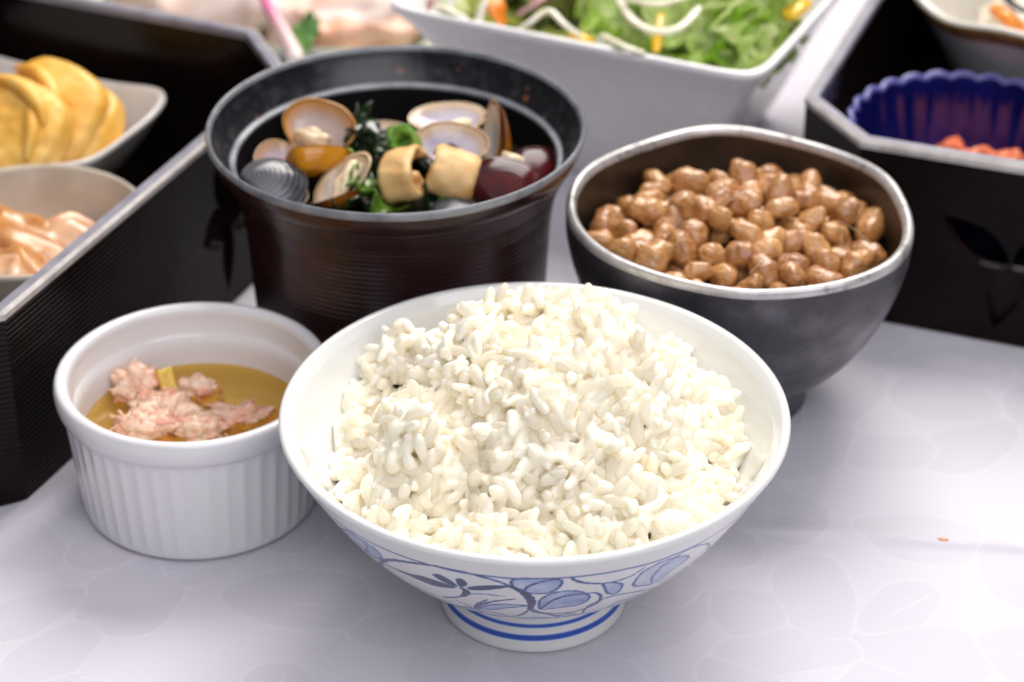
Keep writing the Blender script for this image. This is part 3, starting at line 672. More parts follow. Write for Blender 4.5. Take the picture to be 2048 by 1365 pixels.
def valve_mesh(kind, a, b, D, seed):
    nr, na = 14, 44; th_ = .0007; V = []; RH = []
    def pt(rho, f, inner):
        ca, sa = math.cos(f), math.sin(f)
        w = 1+.05*math.cos(2*f+seed)+.03*math.sin(3*f+seed*2)
        k = .10*math.exp(-((f-1.5*math.pi)/.33)**2)
        x = a*ca*w*(1-.10*max(0,-sa)); y = b*sa*w-(b*k)
        sh = (1-rho)**1.0*(-.74*b)
        d = max(0., 1-rho**2.4)**.75*D
        ins = 1-th_*.7/a if inner else 1
        return (x*rho*ins, y*rho*ins+sh, -(d-(th_ if inner else 0)) if not inner else -max(0., d-th_))
    for inner in (0, 1):
        for i in range(nr+1):
            rho = (i/nr)**.8 if i else .002
            for j in range(na):
                f = 2*math.pi*j/na; p = pt(rho, f, inner)
                q = 1+.02*nz((p[0]*300, p[1]*300, 0), 1, seed)*rho
                V.append((p[0]*q, p[1]*q, p[2])); RH.append(rho)
    F1 = grid_faces(nr+1, na); F2 = grid_faces(nr+1, na)+(nr+1)*na; F2 = F2[:, ::-1]
    r0 = nr*na; rimf = np.array([(r0+j, r0+(j+1) % na, (nr+1)*na+r0+(j+1) % na, (nr+1)*na+r0+j) for j in range(na)])
    F = np.vstack([F1[:, ::-1], F2[:, ::-1], rimf]); mi = [0]*len(F1)+[1]*len(F2)+[1]*len(rimf)
    me = mkmesh('shell', V, F, SH[kind], mi=mi); fattr(me, 'rho', RH); return me
m_meat = simple('clam_meat', (.66,.50,.30), (.80,.68,.48), 260, .3, sss=.4, bump=.2, bscale=900, bdist=.0004)
def clam(label, kind, valves, meat=None):
    """valves: (px, py, z, concave dir, y dir, half length, half height, depth)"""
    p0 = atc(*valves[0][:3]); root = thing('clam', label, 'clam', p0, 'clams in the soup cup')
    for i, (px, py, z, n, y, a, b, D) in enumerate(valves):
        o = obj('shell', valve_mesh(kind if isinstance(kind, str) else kind[i], a, b, D, i+px % 7), root)
        o.matrix_local = Matrix.Translation(atc(px, py, z)-p0) @ frame(n, y).to_4x4()
    if meat:
        lx, ly, lz, sx, sy, sz, rz = meat          # in the first shell's own frame
        V, F = blob(4, (sx, sy, sz), .35, 1.4, int(valves[0][0]), .08, 5); o = obj('clam_meat', mkmesh('clam_meat', V, F, m_meat), root)
        o.matrix_local = frame(valves[0][3], valves[0][4]).to_4x4() @ Matrix.Translation((lx, ly, lz)) @ Matrix.Rotation(rz, 4, 'Z')
    return root
TC = Vector((0, -.86, .50)); UPS = Vector((0, .50, .86)); RT = Vector((1, 0, 0))
def d3(r, u, c): return RT*r+UPS*u+TC*c
clam('open clam with tan lining standing upright, its front shell orange', 'orange',
     [(637, 254, .0600, d3(-.15,.25,.95), d3(.30,1,0), .0102, .0086, .0052),
      (632, 316, .0575, d3(-.12,.90,-.30), d3(.40,.2,-1), .0102, .0085, .0056)], (-.0008,-.0030,-.0012, .0050,.0026,.0022, .1))
clam('small dark clam shell leaning left with a pale lavender lining', 'maroon', [(552, 314, .0560, d3(.35,.70,.55), d3(-.85,.6,0), .0082, .0060, .0042)], (.0,-.005,-.0010, .0022,.0014,.0014, 0))
clam('closed grey striped clam at the left wall of the cup', 'grey', [(548, 372, .0545, d3(.10,-.50,-.80), d3(.95,-.05,-.1), .0092, .0088, .0062), (556, 384, .0525, d3(-.10,.55,.75), d3(-.85,.25,-.1), .0090, .0078, .0046)])
clam('open tilted clam with plump cream meat and orange brown shell', 'brown', [(684, 360, .0560, d3(-.45,.55,.70), d3(.62,.75,-.2), .0068, .0100, .0050), (668, 392, .0530, d3(-.3,.9,.1), d3(-.5,-.75,.3), .0080, .0064, .0046)], (.0003,.0006,-.0008, .0026,.0058,.0022, .15))
clam('wide open pair of lilac clam shells at the back of the cup', 'violet',
     [(896, 236, .0605, d3(.02,.72,.68), d3(-.12,.8,-.6), .0104, .0076, .0026),
      (905, 286, .0590, d3(.06,.62,.76), d3(.1,.7,-.6), .0106, .0078, .0044)], (.0012,-.0022,-.0010, .0050,.0018,.0016, .2))
clam('narrow clam standing on edge beside the dark red shell', 'brown', [(982, 272, .0590, d3(-.86,.05,.45), d3(.16,1,0), .0052, .0100, .0034), (1000, 280, .0585, d3(-.94,.0,.26), d3(.02,1,0), .0056, .0100, .0030)], (.0,-.0080,-.0005, .0018,.0018,.0014, 0))
clam('dark red domed clam shell at the front right of the cup', 'maroon', [(1008, 374, .0555, d3(-.05,-.35,-.93), d3(.1,.95,-.3), .0094, .0094, .0042)], (-.0020,.0080,.0020, .0040,.0024,.0022, .5))
clam('black clam shell in the shade by the right wall of the cup', 'maroon', [(1072, 340, .0540, d3(-.2,-.45,-.88), d3(.45,.85,-.2), .0074, .0080, .0036)])
clam('small bluish clam low at the front of the cup', 'grey', [(905, 420, .0510, d3(.1,-.6,-.75), d3(.3,.75,-.3), .0062, .0054, .0034)])
clam('dull purple clam half hidden behind the seaweed', 'violet', [(775, 272, .0555, d3(.1,.70,.6), d3(.2,.8,-.3), .0090, .0070, .0042)])

def ruffle(name, mat, L, Wd, amp, freq, curl, seed, nu=40, nv=22, thick=.0004, frill=0.):
    rg = random.Random(seed); ph = rg.uniform(0, 6); V = []
    for i in range(nu):
        u = i/(nu-1); w = Wd*(.25+.75*math.sin(math.pi*min(1, u*.86+.12))**.7)
        for j in range(nv):
            v = 2*j/(nv-1)-1; e = abs(v)**2
            x = v*w*.5*(1+.10*math.sin(freq*1.7*u*6.28+ph+v*2)); y = (u-.5)*L
            tip = max(0., (u-.7)/.3)**2; ee = max(e, tip)
            z = amp*ee*(math.sin(freq*6.28*u+ph+3*v)+.6*math.sin(freq*14.1*u+ph*2+(v > 0)*2)+.4*math.sin(v*9+ph))+curl*(v*v*Wd*.35+(u-.5)**2*L*1.1)
            z += frill*ee*math.sin(freq*31*u+v*17+ph)
            p = Vector((x, y, z)); p += Vector((nz(p, 90, seed), nz(p, 90, seed+3), nz(p, 90, seed+8)))*amp*.8
            V.append(p[:])
    me = mkmesh(name, V, grid_faces(nu, nv, False), mat)
    o = obj(name, me); s = o.modifiers.new('thickness', 'SOLIDIFY'); s.thickness = thick; return o
m_wak = simple('seaweed', (.004,.012,.004), (.020,.045,.010), 130, .10, .2, bump=.2, bscale=500, spec=.6)
m_wakl = simple('light_seaweed', (.06,.14,.010), (.14,.26,.02), 150, .18, bump=.2, bscale=500, trans=.2)
for i, (px, py, z, L, Wd, rot, m, lb) in enumerate((
    (735, 262, .058, .016, .011, (R(30), R(20), R(40)), m_wak, 'glossy dark seaweed fold behind the fried tofu'),
    (770, 288, .0560, .016, .010, (R(40), R(-10), R(95)), m_wak, 'wet seaweed ribbon crossing to the chopped scallion'),
    (722, 345, .0515, .022, .014, (R(20), R(15), R(10)), m_wak, 'dark seaweed between the orange clam and the fried tofu'),
    (745, 392, .0525, .018, .015, (R(35), R(25), R(70)), m_wakl, 'bright green seaweed at the front left of the tofu'),
    (720, 408, .0510, .018, .013, (R(10), R(5), R(150)), m_wak, 'dark seaweed low at the front rim of the cup'),
    (895, 404, .0505, .018, .012, (R(25), R(-15), R(85)), m_wak, 'dark green seaweed below the second tofu piece'),
    (930, 405, .0510, .018, .012, (R(15), R(-5), R(50)), m_wakl, 'olive seaweed scrap near the small front clam'),
    (860, 300, .0510, .024, .016, (R(15), R(0), R(20)), m_wak, 'dark seaweed between the tofu and the lilac clams'),
    (955, 330, .0505, .022, .014, (R(15), R(5), R(60)), m_wak, 'dark seaweed between the second tofu and the red clam'),
    (752, 318, .0450, .020, .014, (R(50), R(5), R(120)), m_wak, 'dark seaweed tucked under the left tofu piece'))):
    o = ruffle('seaweed', m, L, Wd, .0022, 1.3, .3, 40+i, 26, 14); o.location = atc(px, py, z); o.rotation_euler = rot
    tag(o, lb, 'seaweed', 'seaweed in the soup cup')
m_sca = simple('scallion', (.09,.26,.02), (.30,.48,.08), 200, .2, bump=.1, trans=.25)
def scallion(label, px, py, z, r, h, rot):
    pr = [(r*.62,0),(r*.95,0),(r,.0003),(r,h-.0003),(r*.95,h),(r*.62,h),(r*.58,h*.5),(r*.62,0)]
    def f(T, rr, zz): return rr*(1+.12*np.cos(2*T+px)+.04*np.sin(5*T)), zz+.0006*np.sin(2*T)
    V, F = lathe(pr, 36, f); o = obj('scallion_ring', mkmesh('scallion_ring', V, F, m_sca), None, atc(px, py, z), rot); tag(o, label, 'scallion', 'chopped scallion in the soup')
scallion('bright green scallion ring behind the fried tofu', 797, 272, .0590, .0036, .0050, (R(60), R(25), 0))
scallion('pale green scallion ring touching the fried tofu', 818, 292, .0580, .0038, .0045, (R(35), R(-30), 0))
scallion('small scallion piece beside the orange clam shell', 694, 318, .0560, .0022, .0030, (R(50), R(10), 0))
m_tofu = simple('fried_tofu', (.66,.35,.11), (.84,.58,.27), 130, .42, .55, bump=.35, bscale=1300, bdist=.0005, stops=(.3,.7))
def ribbon(path, width, thick, seed, tp=.0):
    P = crom(path, 8); n = len(P); T = np.gradient(P, axis=0); T /= np.linalg.norm(T, axis=1)[:, None]; N = np.stack([-T[:, 1], T[:, 0]], 1)
    nw = 9; V = []
    ring = [(s, w) for w in np.linspace(-.5, .5, nw) for s in (1,)]+[(-1, w) for w in np.linspace(.5, -.5, nw)]
    for i in range(n):
        e = min(1, min(i, n-1-i)/2+.35)
        for s, w in ring:
            k = 1-.5*max(0, abs(w)-.40)/.1
            q = P[i]+N[i]*s*thick*.5*k*e; ww = w*width*(1-tp*i/n)
            p = Vector((q[0], ww, q[1])); p += Vector((nz(p, 260, seed), nz(p, 260, seed+4), nz(p, 260, seed+7)))*.0006
            V.append(p[:])
    k = len(ring); F = [tuple(f) for f in grid_faces(n, k)]; F += [tuple(range(k-1, -1, -1)), tuple((n-1)*k+j for j in range(k))]
    return mkmesh('fried_tofu', V, F, m_tofu)
o = obj('fried_tofu', ribbon([(-.0115,.0020),(-.0080,.0052),(-.0030,.0056),(.0020,.0030),(.0046,-.0012),(.0040,-.0058),(.0004,-.0074),(-.0024,-.0046),(-.0006,-.0016),(.0012,-.0010)], .0112, .0026, 3, -.12))
o.matrix_world = Matrix.Translation(atc(800, 350, .0580)) @ frame(d3(-.30,.90,.25), d3(.85,.05,.35)).to_4x4() @ Matrix.Scale(.84, 4); tag(o, 'curled golden fried tofu in the middle of the soup', 'fried tofu', 'fried tofu in the soup')
o = obj('fried_tofu', ribbon([(-.0090,.0030),(-.0050,.0058),(.0004,.0060),(.0050,.0034),(.0072,-.0012),(.0062,-.0058),(.0026,-.0074),(-.0004,-.0046),(.0008,-.0012),(.0030,.0004)], .0150, .0028, 5))
o.matrix_world = Matrix.Translation(atc(906, 345, .0575)) @ frame(d3(.30,.90,.1), d3(.92,-.25,-.10)).to_4x4() @ Matrix.Scale(.82, 4); tag(o, 'rolled golden fried tofu next to the dark red clam', 'fried tofu', 'fried tofu in the soup')

# ------------------------------------------------------------------ natto bowl
NC = (.0553, .0949)
RIM = [(1.1,.0447),(19.9,.0446),(37.5,.0444),(55.5,.0447),(70.7,.0443),(85.4,.0457),(99.4,.0462),(119.2,.0450),(145.9,.0445),(160.3,.0450),(179,.0458),(189.4,.0459),(203.8,.0455),(222.5,.0463),(236.6,.0464),(256.1,.0458),(277.8,.0465),(298.5,.0495),(313.7,.0500),(327.2,.0483),(343.7,.0463)]
ra = np.array([a for a, _ in RIM]); rv = np.array([b for _, b in RIM])/.0459
ra = np.concatenate([ra-360, ra, ra+360]); rv = np.concatenate([rv]*3)
fa = np.arange(-360, 720, 2.0); fv = np.interp(fa, ra, rv); fv = np.convolve(fv, np.ones(7)/7, 'same')
def lump(T, r, z):
    k = np.clip((z-.008)/.045, 0, 1)**1.2
    s = np.interp(np.degrees(T) % 360, fa, fv); dent = .0012*np.sin(3*T+.8)*np.sin(z*95)
    return r*(1+(s-1)*k)+dent*k*(r > .004), z+k*(.0009*np.sin(2*T+2.2)+.0006*np.sin(5*T))
m_nb, t = newmat('charcoal_stoneware')
f1 = t.noise(55, 5, .6); f2 = t.noise(600, 3)
c = t.ramp(f1, [(.32, (.022,.020,.024)), (.52, (.055,.050,.060)), (.70, (.13,.122,.14))])
t.set(Base_Color=c, Roughness=t.ramp(t.noise(90, 4), [(.3, .30), (.7, .46)]), Metallic=.25, Specular_IOR_Level=.6)
t.bump(t.math('ADD', t.math('MULTIPLY', f2, .4), t.noise(160, 3)), .22, .0006)
m_nbi = simple('brown_black_glaze', (.014,.009,.006), (.034,.022,.015), 70, .32, .45, bump=.2, bscale=300)
m_nbr, t = newmat('worn_stoneware_rim')
t.set(Base_Color=t.ramp(t.noise(160, 5, .65), [(.30, (.22,.20,.19)), (.42, (.46,.44,.43)), (.65, (.60,.58,.58))]), Roughness=.28, Metallic=.35); t.bump(t.noise(500, 4), .2, .0005)
nb = thing('natto_bowl', 'uneven charcoal stoneware bowl with a pale worn rim, filled with natto', 'bowl', (NC[0], NC[1], 0))
op = crom([(.0160,.0085),(.0205,.0092),(.0268,.0128),(.0340,.0200),(.0396,.0300),(.0432,.0405),(.0452,.0510),(.0458,.0578)], 8)
V, F = lathe(op, 200, lump); obj('outer_wall', mkmesh('outer_wall', V, F, m_nb), nb)
rp = crom([(.0458,.0578),(.0458,.0590),(.0454,.0598),(.0446,.0601),(.0437,.0598),(.0431,.0590),(.0429,.0580)], 5)
V, F = lathe(rp, 200, lump); obj('rim', mkmesh('rim', V, F, m_nbr), nb)
ip = crom([(.0429,.0580),(.0424,.0500),(.0405,.0390),(.0365,.0280),(.030,.0190),(.02,.0140),(.0003,.0125)], 8)
V, F = lathe(ip, 160, lump); obj('inner_wall', mkmesh('inner_wall', V, F, m_nbi), nb)
V, F = lathe(crom([(.0170,.0006),(.0206,.0003),(.0213,.0010),(.0210,.0045),(.0206,.0095)], 6), 120); obj('foot_ring', mkmesh('foot_ring', V, F, m_nb), nb)

m_bean, t = newmat('fermented_soybean')
oi = t.n('ObjectInfo').outputs['Random']
c = t.ramp(t.noise(3.2, 3), [(.32, (.29,.115,.030)), (.52, (.46,.205,.062)), (.72, (.66,.38,.15))])
c = t.mix(.5, c, t.ramp(oi, [(0.0, (.27,.100,.026)), (.5, (.46,.200,.058)), (1.0, (.66,.36,.13))]))
t.set(Base_Color=c, Roughness=t.ramp(t.noise(5, 2), [(.35, .24), (.7, .42)]), Coat_Weight=.6, Coat_Roughness=.07)
t.bump(t.math('ADD', t.noise(5.5, 3), t.math('MULTIPLY', t.noise(16, 2), .35)), .55, .0016)
def bean_mesh(seed):
    rg = random.Random(seed); V = []; nu, nv = 18, 22; bend = rg.uniform(.06,.2); pinch = rg.uniform(-.05,.14); pk = rg.uniform(-.3,.3)
    for i in range(nu+1):
        u = -math.cos(math.pi*i/nu); r = max(0., 1-u*u)**.5*(1-pinch*math.exp(-((u-pk)/.3)**2))
        for j in range(nv):
            a = 2*math.pi*j/nv; cr = 1-.10*math.exp(-((a-4.7)/.3)**2)
            p = Vector((u*.5, r*.355*cr*math.cos(a), r*.345*cr*math.sin(a)+bend*(1-u*u)*.5))
            n_ = Vector((u*.4, r*math.cos(a), r*math.sin(a)))
            p += n_.normalized()*(.055*nz(p, 4, seed)+.036*nz(Vector((p.x*2, p.y*9, p.z*9)), 1.6, seed+3)) if n_.length > 1e-6 else Vector()
            V.append(p[:])
    return mkmesh('soybean', V, grid_faces(nu+1, nv), m_bean)
BM = [bean_mesh(s) for s in range(10)]
natto = thing('natto', 'mound of glossy brown fermented soybeans in the charcoal bowl', 'natto', (NC[0], NC[1], .03))
def natto_h(x, y):
    h = .0462+.0125*math.exp(-((x-.000)/.026)**2-((y-.006)/.022)**2)+.0042*mn.noise(Vector((x*70, y*70, 2.2)))
    if y < -.005: h += .0035*min(1, (-.005-y)/.02)
    return h
beans = []
def try_beans(n, dmin, dz):
    for _ in range(n):
        a = random.random()*6.283; r = .0375*math.sqrt(random.random()); x, y = r*math.cos(a), r*math.sin(a)
        z = natto_h(x, y)+dz+random.uniform(-.0012,.0016)
        p = Vector((x, y, z))
        if all((p-q[0]).length > dmin for q in beans): beans.append((p, dz))
try_beans(5000, .0067, .0); try_beans(2000, .0064, -.0052)
for p, dz in beans:
    o = obj('soybean', random.choice(BM), natto); L = random.uniform(.0084,.0124); w = L*random.uniform(.88,1.08)
    d = Vector((random.gauss(0,1), random.gauss(0,1), random.gauss(0,.45))).normalized()
    o.matrix_local = Matrix.Translation(p-Vector((0,0,.03))) @ (d.to_track_quat('X','Z').to_matrix() @ Matrix.Rotation(random.uniform(0,6.28), 3, 'X') @ Matrix.Diagonal((L, w, w))).to_4x4()
print('beans', len(beans))
m_nat = simple('sticky_bean_sauce', (.05,.018,.006), (.10,.035,.010), 90, .06, bump=.2, bscale=250)
V, F = lathe([(.0395,.0455),(.038,.0448),(.02,.0450),(.0003,.0450)], 80, lump); obj('sauce', mkmesh('sauce', V, F, m_nat), natto, (0,0,-.03))
m_thr, t = newmat('sticky_thread'); t.set(Base_Color=(.75,.62,.42), Roughness=.15, Transmission_Weight=.5, IOR=1.35)
tops = [p for p, dz in beans if dz == 0]
for i in range(9):
    a = random.choice(tops); nb_ = [q for q in tops if .006 < (q-a).length < .014]
    if not nb_: continue
    b = random.choice(nb_); up_ = Vector((0, -.0012, .0042)); o_ = Vector((0,0,.03)); mid = (a+b)/2+up_+Vector((random.uniform(-.001,.001), random.uniform(-.001,.001), random.uniform(-.0012,.0004)))
    V, F = tube(crom([tuple(a+up_-o_), tuple(mid-o_), tuple(b+up_-o_)], 6), random.uniform(.00008,.00015), 6); obj('sticky_thread', mkmesh('sticky_thread', V, F, m_thr), natto)

# ------------------------------------------------------------------ left box contents
m_beige = simple('beige_glaze', (.50,.43,.34), (.60,.53,.43), 90, .3, .4, bump=.1, bscale=300)
bl = loc_l(.0680, .0392); lbw = thing('beige_bowl', 'beige bowl of simmered fish slices in the left box', 'bowl', (bl.x, bl.y, .0042))
V, F = lathe(crom([(.012,.0004),(.0165,.0003),(.0170,.0030),(.0180,.0050),(.0250,.0110),(.0300,.0220),(.0328,.0345),(.0332,.0362),(.0326,.0372),(.0316,.0366),(.0305,.0330),(.0276,.0220),(.0215,.0115),(.012,.0080),(.0003,.0075)], 7), 128)
obj('bowl_body', mkmesh('bowl_body', V, F, m_beige), lbw)
m_fish = simple('simmered_fish', (.38,.135,.028), (.60,.29,.095), 110, .25, .35, bump=.2, bscale=500, sss=.35, stops=(.3,.62), coat=.3)
m_fish2 = simple('pale_simmered_fish', (.56,.28,.13), (.74,.48,.31), 120, .25, bump=.2, bscale=500, sss=.35, coat=.3)
def slab(name, mat, L, Wd, Th, seed, bend=.2, nu=18, nv=12):
    V = []; rg = random.Random(seed); ph = rg.uniform(0, 6)
    for s in (1, -1):
        for i in range(nu):
            u = 2*i/(nu-1)-1
            for j in range(nv):
                v = 2*j/(nv-1)-1
                x = u*L*.5*(1-.12*v*v); y = v*Wd*.5*(1-.25*u*u)*(1+.12*math.sin(3*u+ph))
                edge = (max(0, 1-abs(u)**6)*max(0, 1-abs(v)**5))**.4
                z = s*Th*.5*edge+bend*Wd*(-v*v*.5-u*u*.35)+.12*Th*math.sin(5*u+3*v+ph)
                p = Vector((x, y, z)); p += Vector((nz(p, 120, seed), nz(p, 120, seed+1), nz(p, 120, seed+2)))*Th*.3
                V.append(p[:])
    n = nu*nv; F1 = grid_faces(nu, nv, False); F = np.vstack([F1[:, ::-1], F1+n])
    me = mkmesh(name, V, F, mat); bm = bmesh.new(); bm.from_mesh(me); bmesh.ops.remove_doubles(bm, verts=bm.verts, dist=Th*.02)
    ed = [e for e in bm.edges if e.is_boundary]
    if ed: bmesh.ops.bridge_loops(bm, edges=ed) if False else bmesh.ops.holes_fill(bm, edges=ed)
    bm.to_mesh(me); bm.free()
    for p in me.polygons: p.use_smooth = True
    return obj(name, me)
for i, (px, py, z, L, Wd, Th, rot, m, lb) in enumerate((
    (20, 455, .034, .026, .014, .007, (R(20), R(5), R(-25)), m_fish, 'brown fish slice leaning at the back of the beige bowl'),
    (55, 490, .035, .034, .015, .007, (R(-15), R(15), R(-30)), m_fish, 'orange fish slice with a thick edge in the beige bowl'),
    (120, 475, .033, .022, .014, .007, (R(20), R(10), R(15)), m_fish2, 'pale pink fish slice by the right wall of the beige bowl'),
    (55, 530, .034, .030, .016, .008, (R(-28), R(0), R(-42)), m_fish, 'orange fish slice at the front of the beige bowl'),
    (5, 535, .036, .026, .012, .007, (R(10), R(-10), R(-60)), m_fish2, 'pale fish slice at the left edge of the beige bowl'),
    (70, 500, .0225, .036, .030, .012, (R(0), R(0), R(-20)), m_fish2, 'wide fish slice underneath the others in the beige bowl'),
    (150, 462, .030, .018, .013, .007, (R(10), R(20), R(40)), m_fish2, 'small pale fish end against the beige bowl wall'),
    (90, 545, .031, .024, .018, .008, (R(0), R(0), R(20)), m_fish2, 'flat fish slice low in the front of the beige bowl'))):
    o = slab('fish_slice', m, L, Wd, Th, 60+i, .25); o.location = at(px, py, z); o.rotation_euler = rot
    tag(o, lb, 'fish slice', 'simmered fish slices')
# square dish
m_dish = simple('grey_white_glaze', (.56,.53,.50), (.68,.65,.62), 60, .22, .32, bump=.1, bscale=200, coat=.2)
def square_dish(name, hx, hy, hz, foot, thick, corner, wob, mat, prof_in, n=200, lift=.0):
    """rounded-square vessel; prof: list of (scale, z)"""
    th = np.linspace(0, 2*np.pi, n, endpoint=False); p = corner
    sx = np.sign(np.cos(th))*np.abs(np.cos(th))**(2/p); sy = np.sign(np.sin(th))*np.abs(np.sin(th))**(2/p)
    sx = np.cos(th)/(np.abs(np.cos(th))**p+np.abs(np.sin(th))**p)**(1/p); sy = np.sin(th)/(np.abs(np.cos(th))**p+np.abs(np.sin(th))**p)**(1/p)
    cor = np.clip((np.hypot(sx, sy)-1)/.33, 0, 1)
    V = []
    for s, z in prof_in:
        k = max(0, z/hz); zz = z+wob*k*np.sin(3*th+.6)*.6+lift*cor**1.5*k**2
        V.append(np.stack([hx*s*sx, hy*s*sy, zz], -1))
    return mkmesh(name, np.vstack(V), grid_faces(len(prof_in), n), mat)
pd = loc_l(.1310, .0860); pdp = thing('square_dish', 'greyish white square dish under the rolled omelette in the left box', 'dish', (pd.x, pd.y, .0042), rot=(0, 0, math.atan2(u1.y, u1.x)))
pr = crom([(.30,.0004),(.40,.0003),(.43,.003),(.62,.0100),(.86,.0225),(.975,.0300),(1.0,.0318),(.985,.0330),(.94,.0318),(.84,.0262),(.62,.0150),(.40,.0100),(.01,.0090)], 6)
obj('dish_body', square_dish('dish_body', .0300, .0415, .032, 0, 0, 7, .0006, m_dish, pr, lift=.0028), pdp)
m_egg, t = newmat('rolled_omelette')
f = t.noise(75, 4); 
t.set(Base_Color=t.ramp(f, [(.30, (.70,.32,.030)), (.55, (.80,.45,.075)), (.75, (.84,.56,.17))]), Roughness=.42)
t.p.subsurface_method = 'RANDOM_WALK'; t.set(Subsurface_Weight=.35, Subsurface_Radius=(.004,.0025,.001), Subsurface_Scale=1.0); t.bump(t.noise(600, 4), .25, .0005)

def puff(L, Wd, Th, seed, ex=2.6):
    V, F = blob(5, (1,1,1), 0, 1, seed); out = []
    for v in V:
        p = Vector(v); r = math.hypot(p.x, p.y); k = (abs(p.x)**ex+abs(p.y)**ex)**(1/ex) if r > 1e-6 else 1
        s = r/k if k > 1e-6 else 1
        q = Vector((p.x*s*L*.5, p.y*s*Wd*.5, math.copysign(abs(p.z)**.55, p.z)*Th*.5))
        q += Vector((nz(q, 60, seed), nz(q, 60, seed+2), nz(q, 60, seed+4)))*.0018; q.z += .0006*nz(q, 300, seed)
        out.append(q[:])
    return mkmesh('egg_roll', out, F, m_egg)
def omelette(label, px, py, z, L, Wd, Th, n, y, seed, folds=()):
    c = at(px, py, z); root = thing('omelette_slice', label, 'omelette', c, 'rolled omelette slices')
    o = obj('egg_roll', puff(L, Wd, Th, seed), root); M = frame(n, y).to_4x4(); o.matrix_local = M
    for path, wd in folds:
        P = crom([(a, b, h) for a, b, h in path], 8); m_ = len(P)
        V, F = tube(P, wd*np.sin(np.linspace(.25, 2.9, m_))**.7, 12)
        f_ = obj('egg_fold', mkmesh('egg_fold', V, F, m_egg), root); f_.matrix_local = M
omelette('hindmost omelette slice, its edge showing at the right', 138, 262, .033, .034, .034, .014, d3(-.35,.55,.75), d3(.5,1,0), 11)
omelette('domed golden omelette slice in the middle of the row', 88, 236, .038, .038, .036, .014, d3(-.30,.45,.85), d3(.4,1,0), 12, [([(-.016,.010,.0052),(-.006,.0105,.0072),(.004,.006,.0074),(.009,.001,.0060)], .0022)])
omelette('omelette slice with pale folds at the left edge', 22, 268, .042, .036, .034, .014, d3(-.20,.45,.88), d3(.3,1,0), 13, [([(-.014,.013,.0055),(-.002,.013,.0068),(.008,.0085,.0070),(.013,.003,.0058)], .0024), ([(.006,.007,.0068),(.0105,.000,.0066),(.0125,-.009,.0050)], .0021)])

# ------------------------------------------------------------------ right box contents
m_blue, t = newmat('cobalt_glass_glaze')
t.set(Base_Color=t.ramp(t.noise(60, 3), [(.3, (.004,.004,.060)), (.7, (.008,.009,.11))]), Roughness=.10, Coat_Weight=.2, Coat_Roughness=.03)
m_blrim = simple('pale_blue_rim', (.10,.10,.34), (.20,.20,.46), 200, .12)
bc = at(1938, 250, .0410); bd = thing('fluted_dish', 'deep blue fluted dish with orange roe in the right box', 'dish', (bc.x, bc.y, .0042)); bd.scale = (1.08, 1.08, .84)
NB = 26
def flut(T, r, z):
    k = np.clip((z-.006)/.03, 0, 1); return r*(1+.030*k*np.abs(np.cos(T*NB/2))**.8-.015*k), z+.0012*k*np.abs(np.cos(T*NB/2))
V, F = lathe(crom([(.010,.0004),(.020,.0003),(.0215,.003),(.0262,.012),(.0300,.026),(.0330,.0425)], 8), NB*14, flut); obj('outer_wall', mkmesh('outer_wall', V, F, simple('shade_darkened_navy_glaze', (.002,.002,.012), (.004,.004,.024), 60, .2)), bd)  # outer navy blackened: shade behind the leaf cut-out put into the colour
V, F = lathe(crom([(.0330,.0425),(.0332,.0436),(.0325,.0441),(.0317,.0436),(.0314,.0425)], 5), NB*14, flut); obj('rim', mkmesh('rim', V, F, m_blrim), bd)
V, F = lathe(crom([(.0314,.0425),(.0285,.026),(.0245,.013),(.0190,.0065),(.010,.0052),(.0003,.0050)], 8), NB*14, flut); obj('inner_wall', mkmesh('inner_wall', V, F, m_blue), bd)
m_roe, t = newmat('orange_roe')
vo = t.n('TexVoronoi', feature='F1', Scale=1100.0); t.l(t.coord(), vo.inputs['Vector'])
t.set(Base_Color=t.ramp(t.noise(180, 3), [(.3, (.72,.11,.03)), (.7, (.86,.26,.10))]), Roughness=.28, Subsurface_Weight=.3, Subsurface_Radius=(.003,.001,.0006), Subsurface_Scale=1.0)
t.bump(vo.outputs['Distance'], .6, .0006)
for i, (px, py, z, sc, lb) in enumerate((
    (1912, 293, .0270, (.0080,.0070,.0050), 'orange roe lump nearest the left end of the blue dish'),
    (1968, 303, .0270, (.0080,.0070,.0050), 'orange roe lump in the middle of the blue dish'),
    (2025, 314, .0270, (.0085,.0070,.0050), 'orange roe lump at the right edge of the picture'))):
    V, F = blob(5, (sc[0], sc[1], .0125), .3, 1.8, 80+i, .12, 6); c_ = at(px, py, z+.004); c_.z = .0195; o = obj('roe_lump', mkmesh('roe_lump', V, F, m_roe), None, c_); tag(o, lb, 'roe', 'roe in the blue dish')
m_pale = simple('pale_grey_glaze', (.42,.43,.44), (.55,.56,.56), 50, .18, .25, coat=.3, bump=.1, bscale=160)
m_prim = simple('brown_worn_rim', (.20,.11,.03), (.34,.21,.07), 160, .3)
m_pcr = simple('cream_glaze', (.66,.62,.54), (.76,.72,.65), 60, .2, coat=.2)
pc = at(2098, -42, .0585); pb = thing('pale_bowl', 'pale grey bowl with a brown edge at the top right corner', 'bowl', (pc.x, pc.y, .0042))
def wv(T, r, z):
    k = np.clip((z-.02)/.03, 0, 1); return r*(1+.02*k*np.sin(6*T+.4)), z+.0016*k*np.sin(6*T+1.2)
V, F = lathe(crom([(.010,.0004),(.0165,.0003),(.0170,.004),(.0215,.012),(.0310,.028),(.0410,.0462)], 7), 160, wv); obj('outer_wall', mkmesh('outer_wall', V, F, m_pale), pb)
V, F = lathe(crom([(.0410,.0462),(.0432,.0488),(.0446,.0506),(.0448,.0520)], 6), 160, wv); obj('rim_edge', mkmesh('rim_edge', V, F, m_prim), pb)
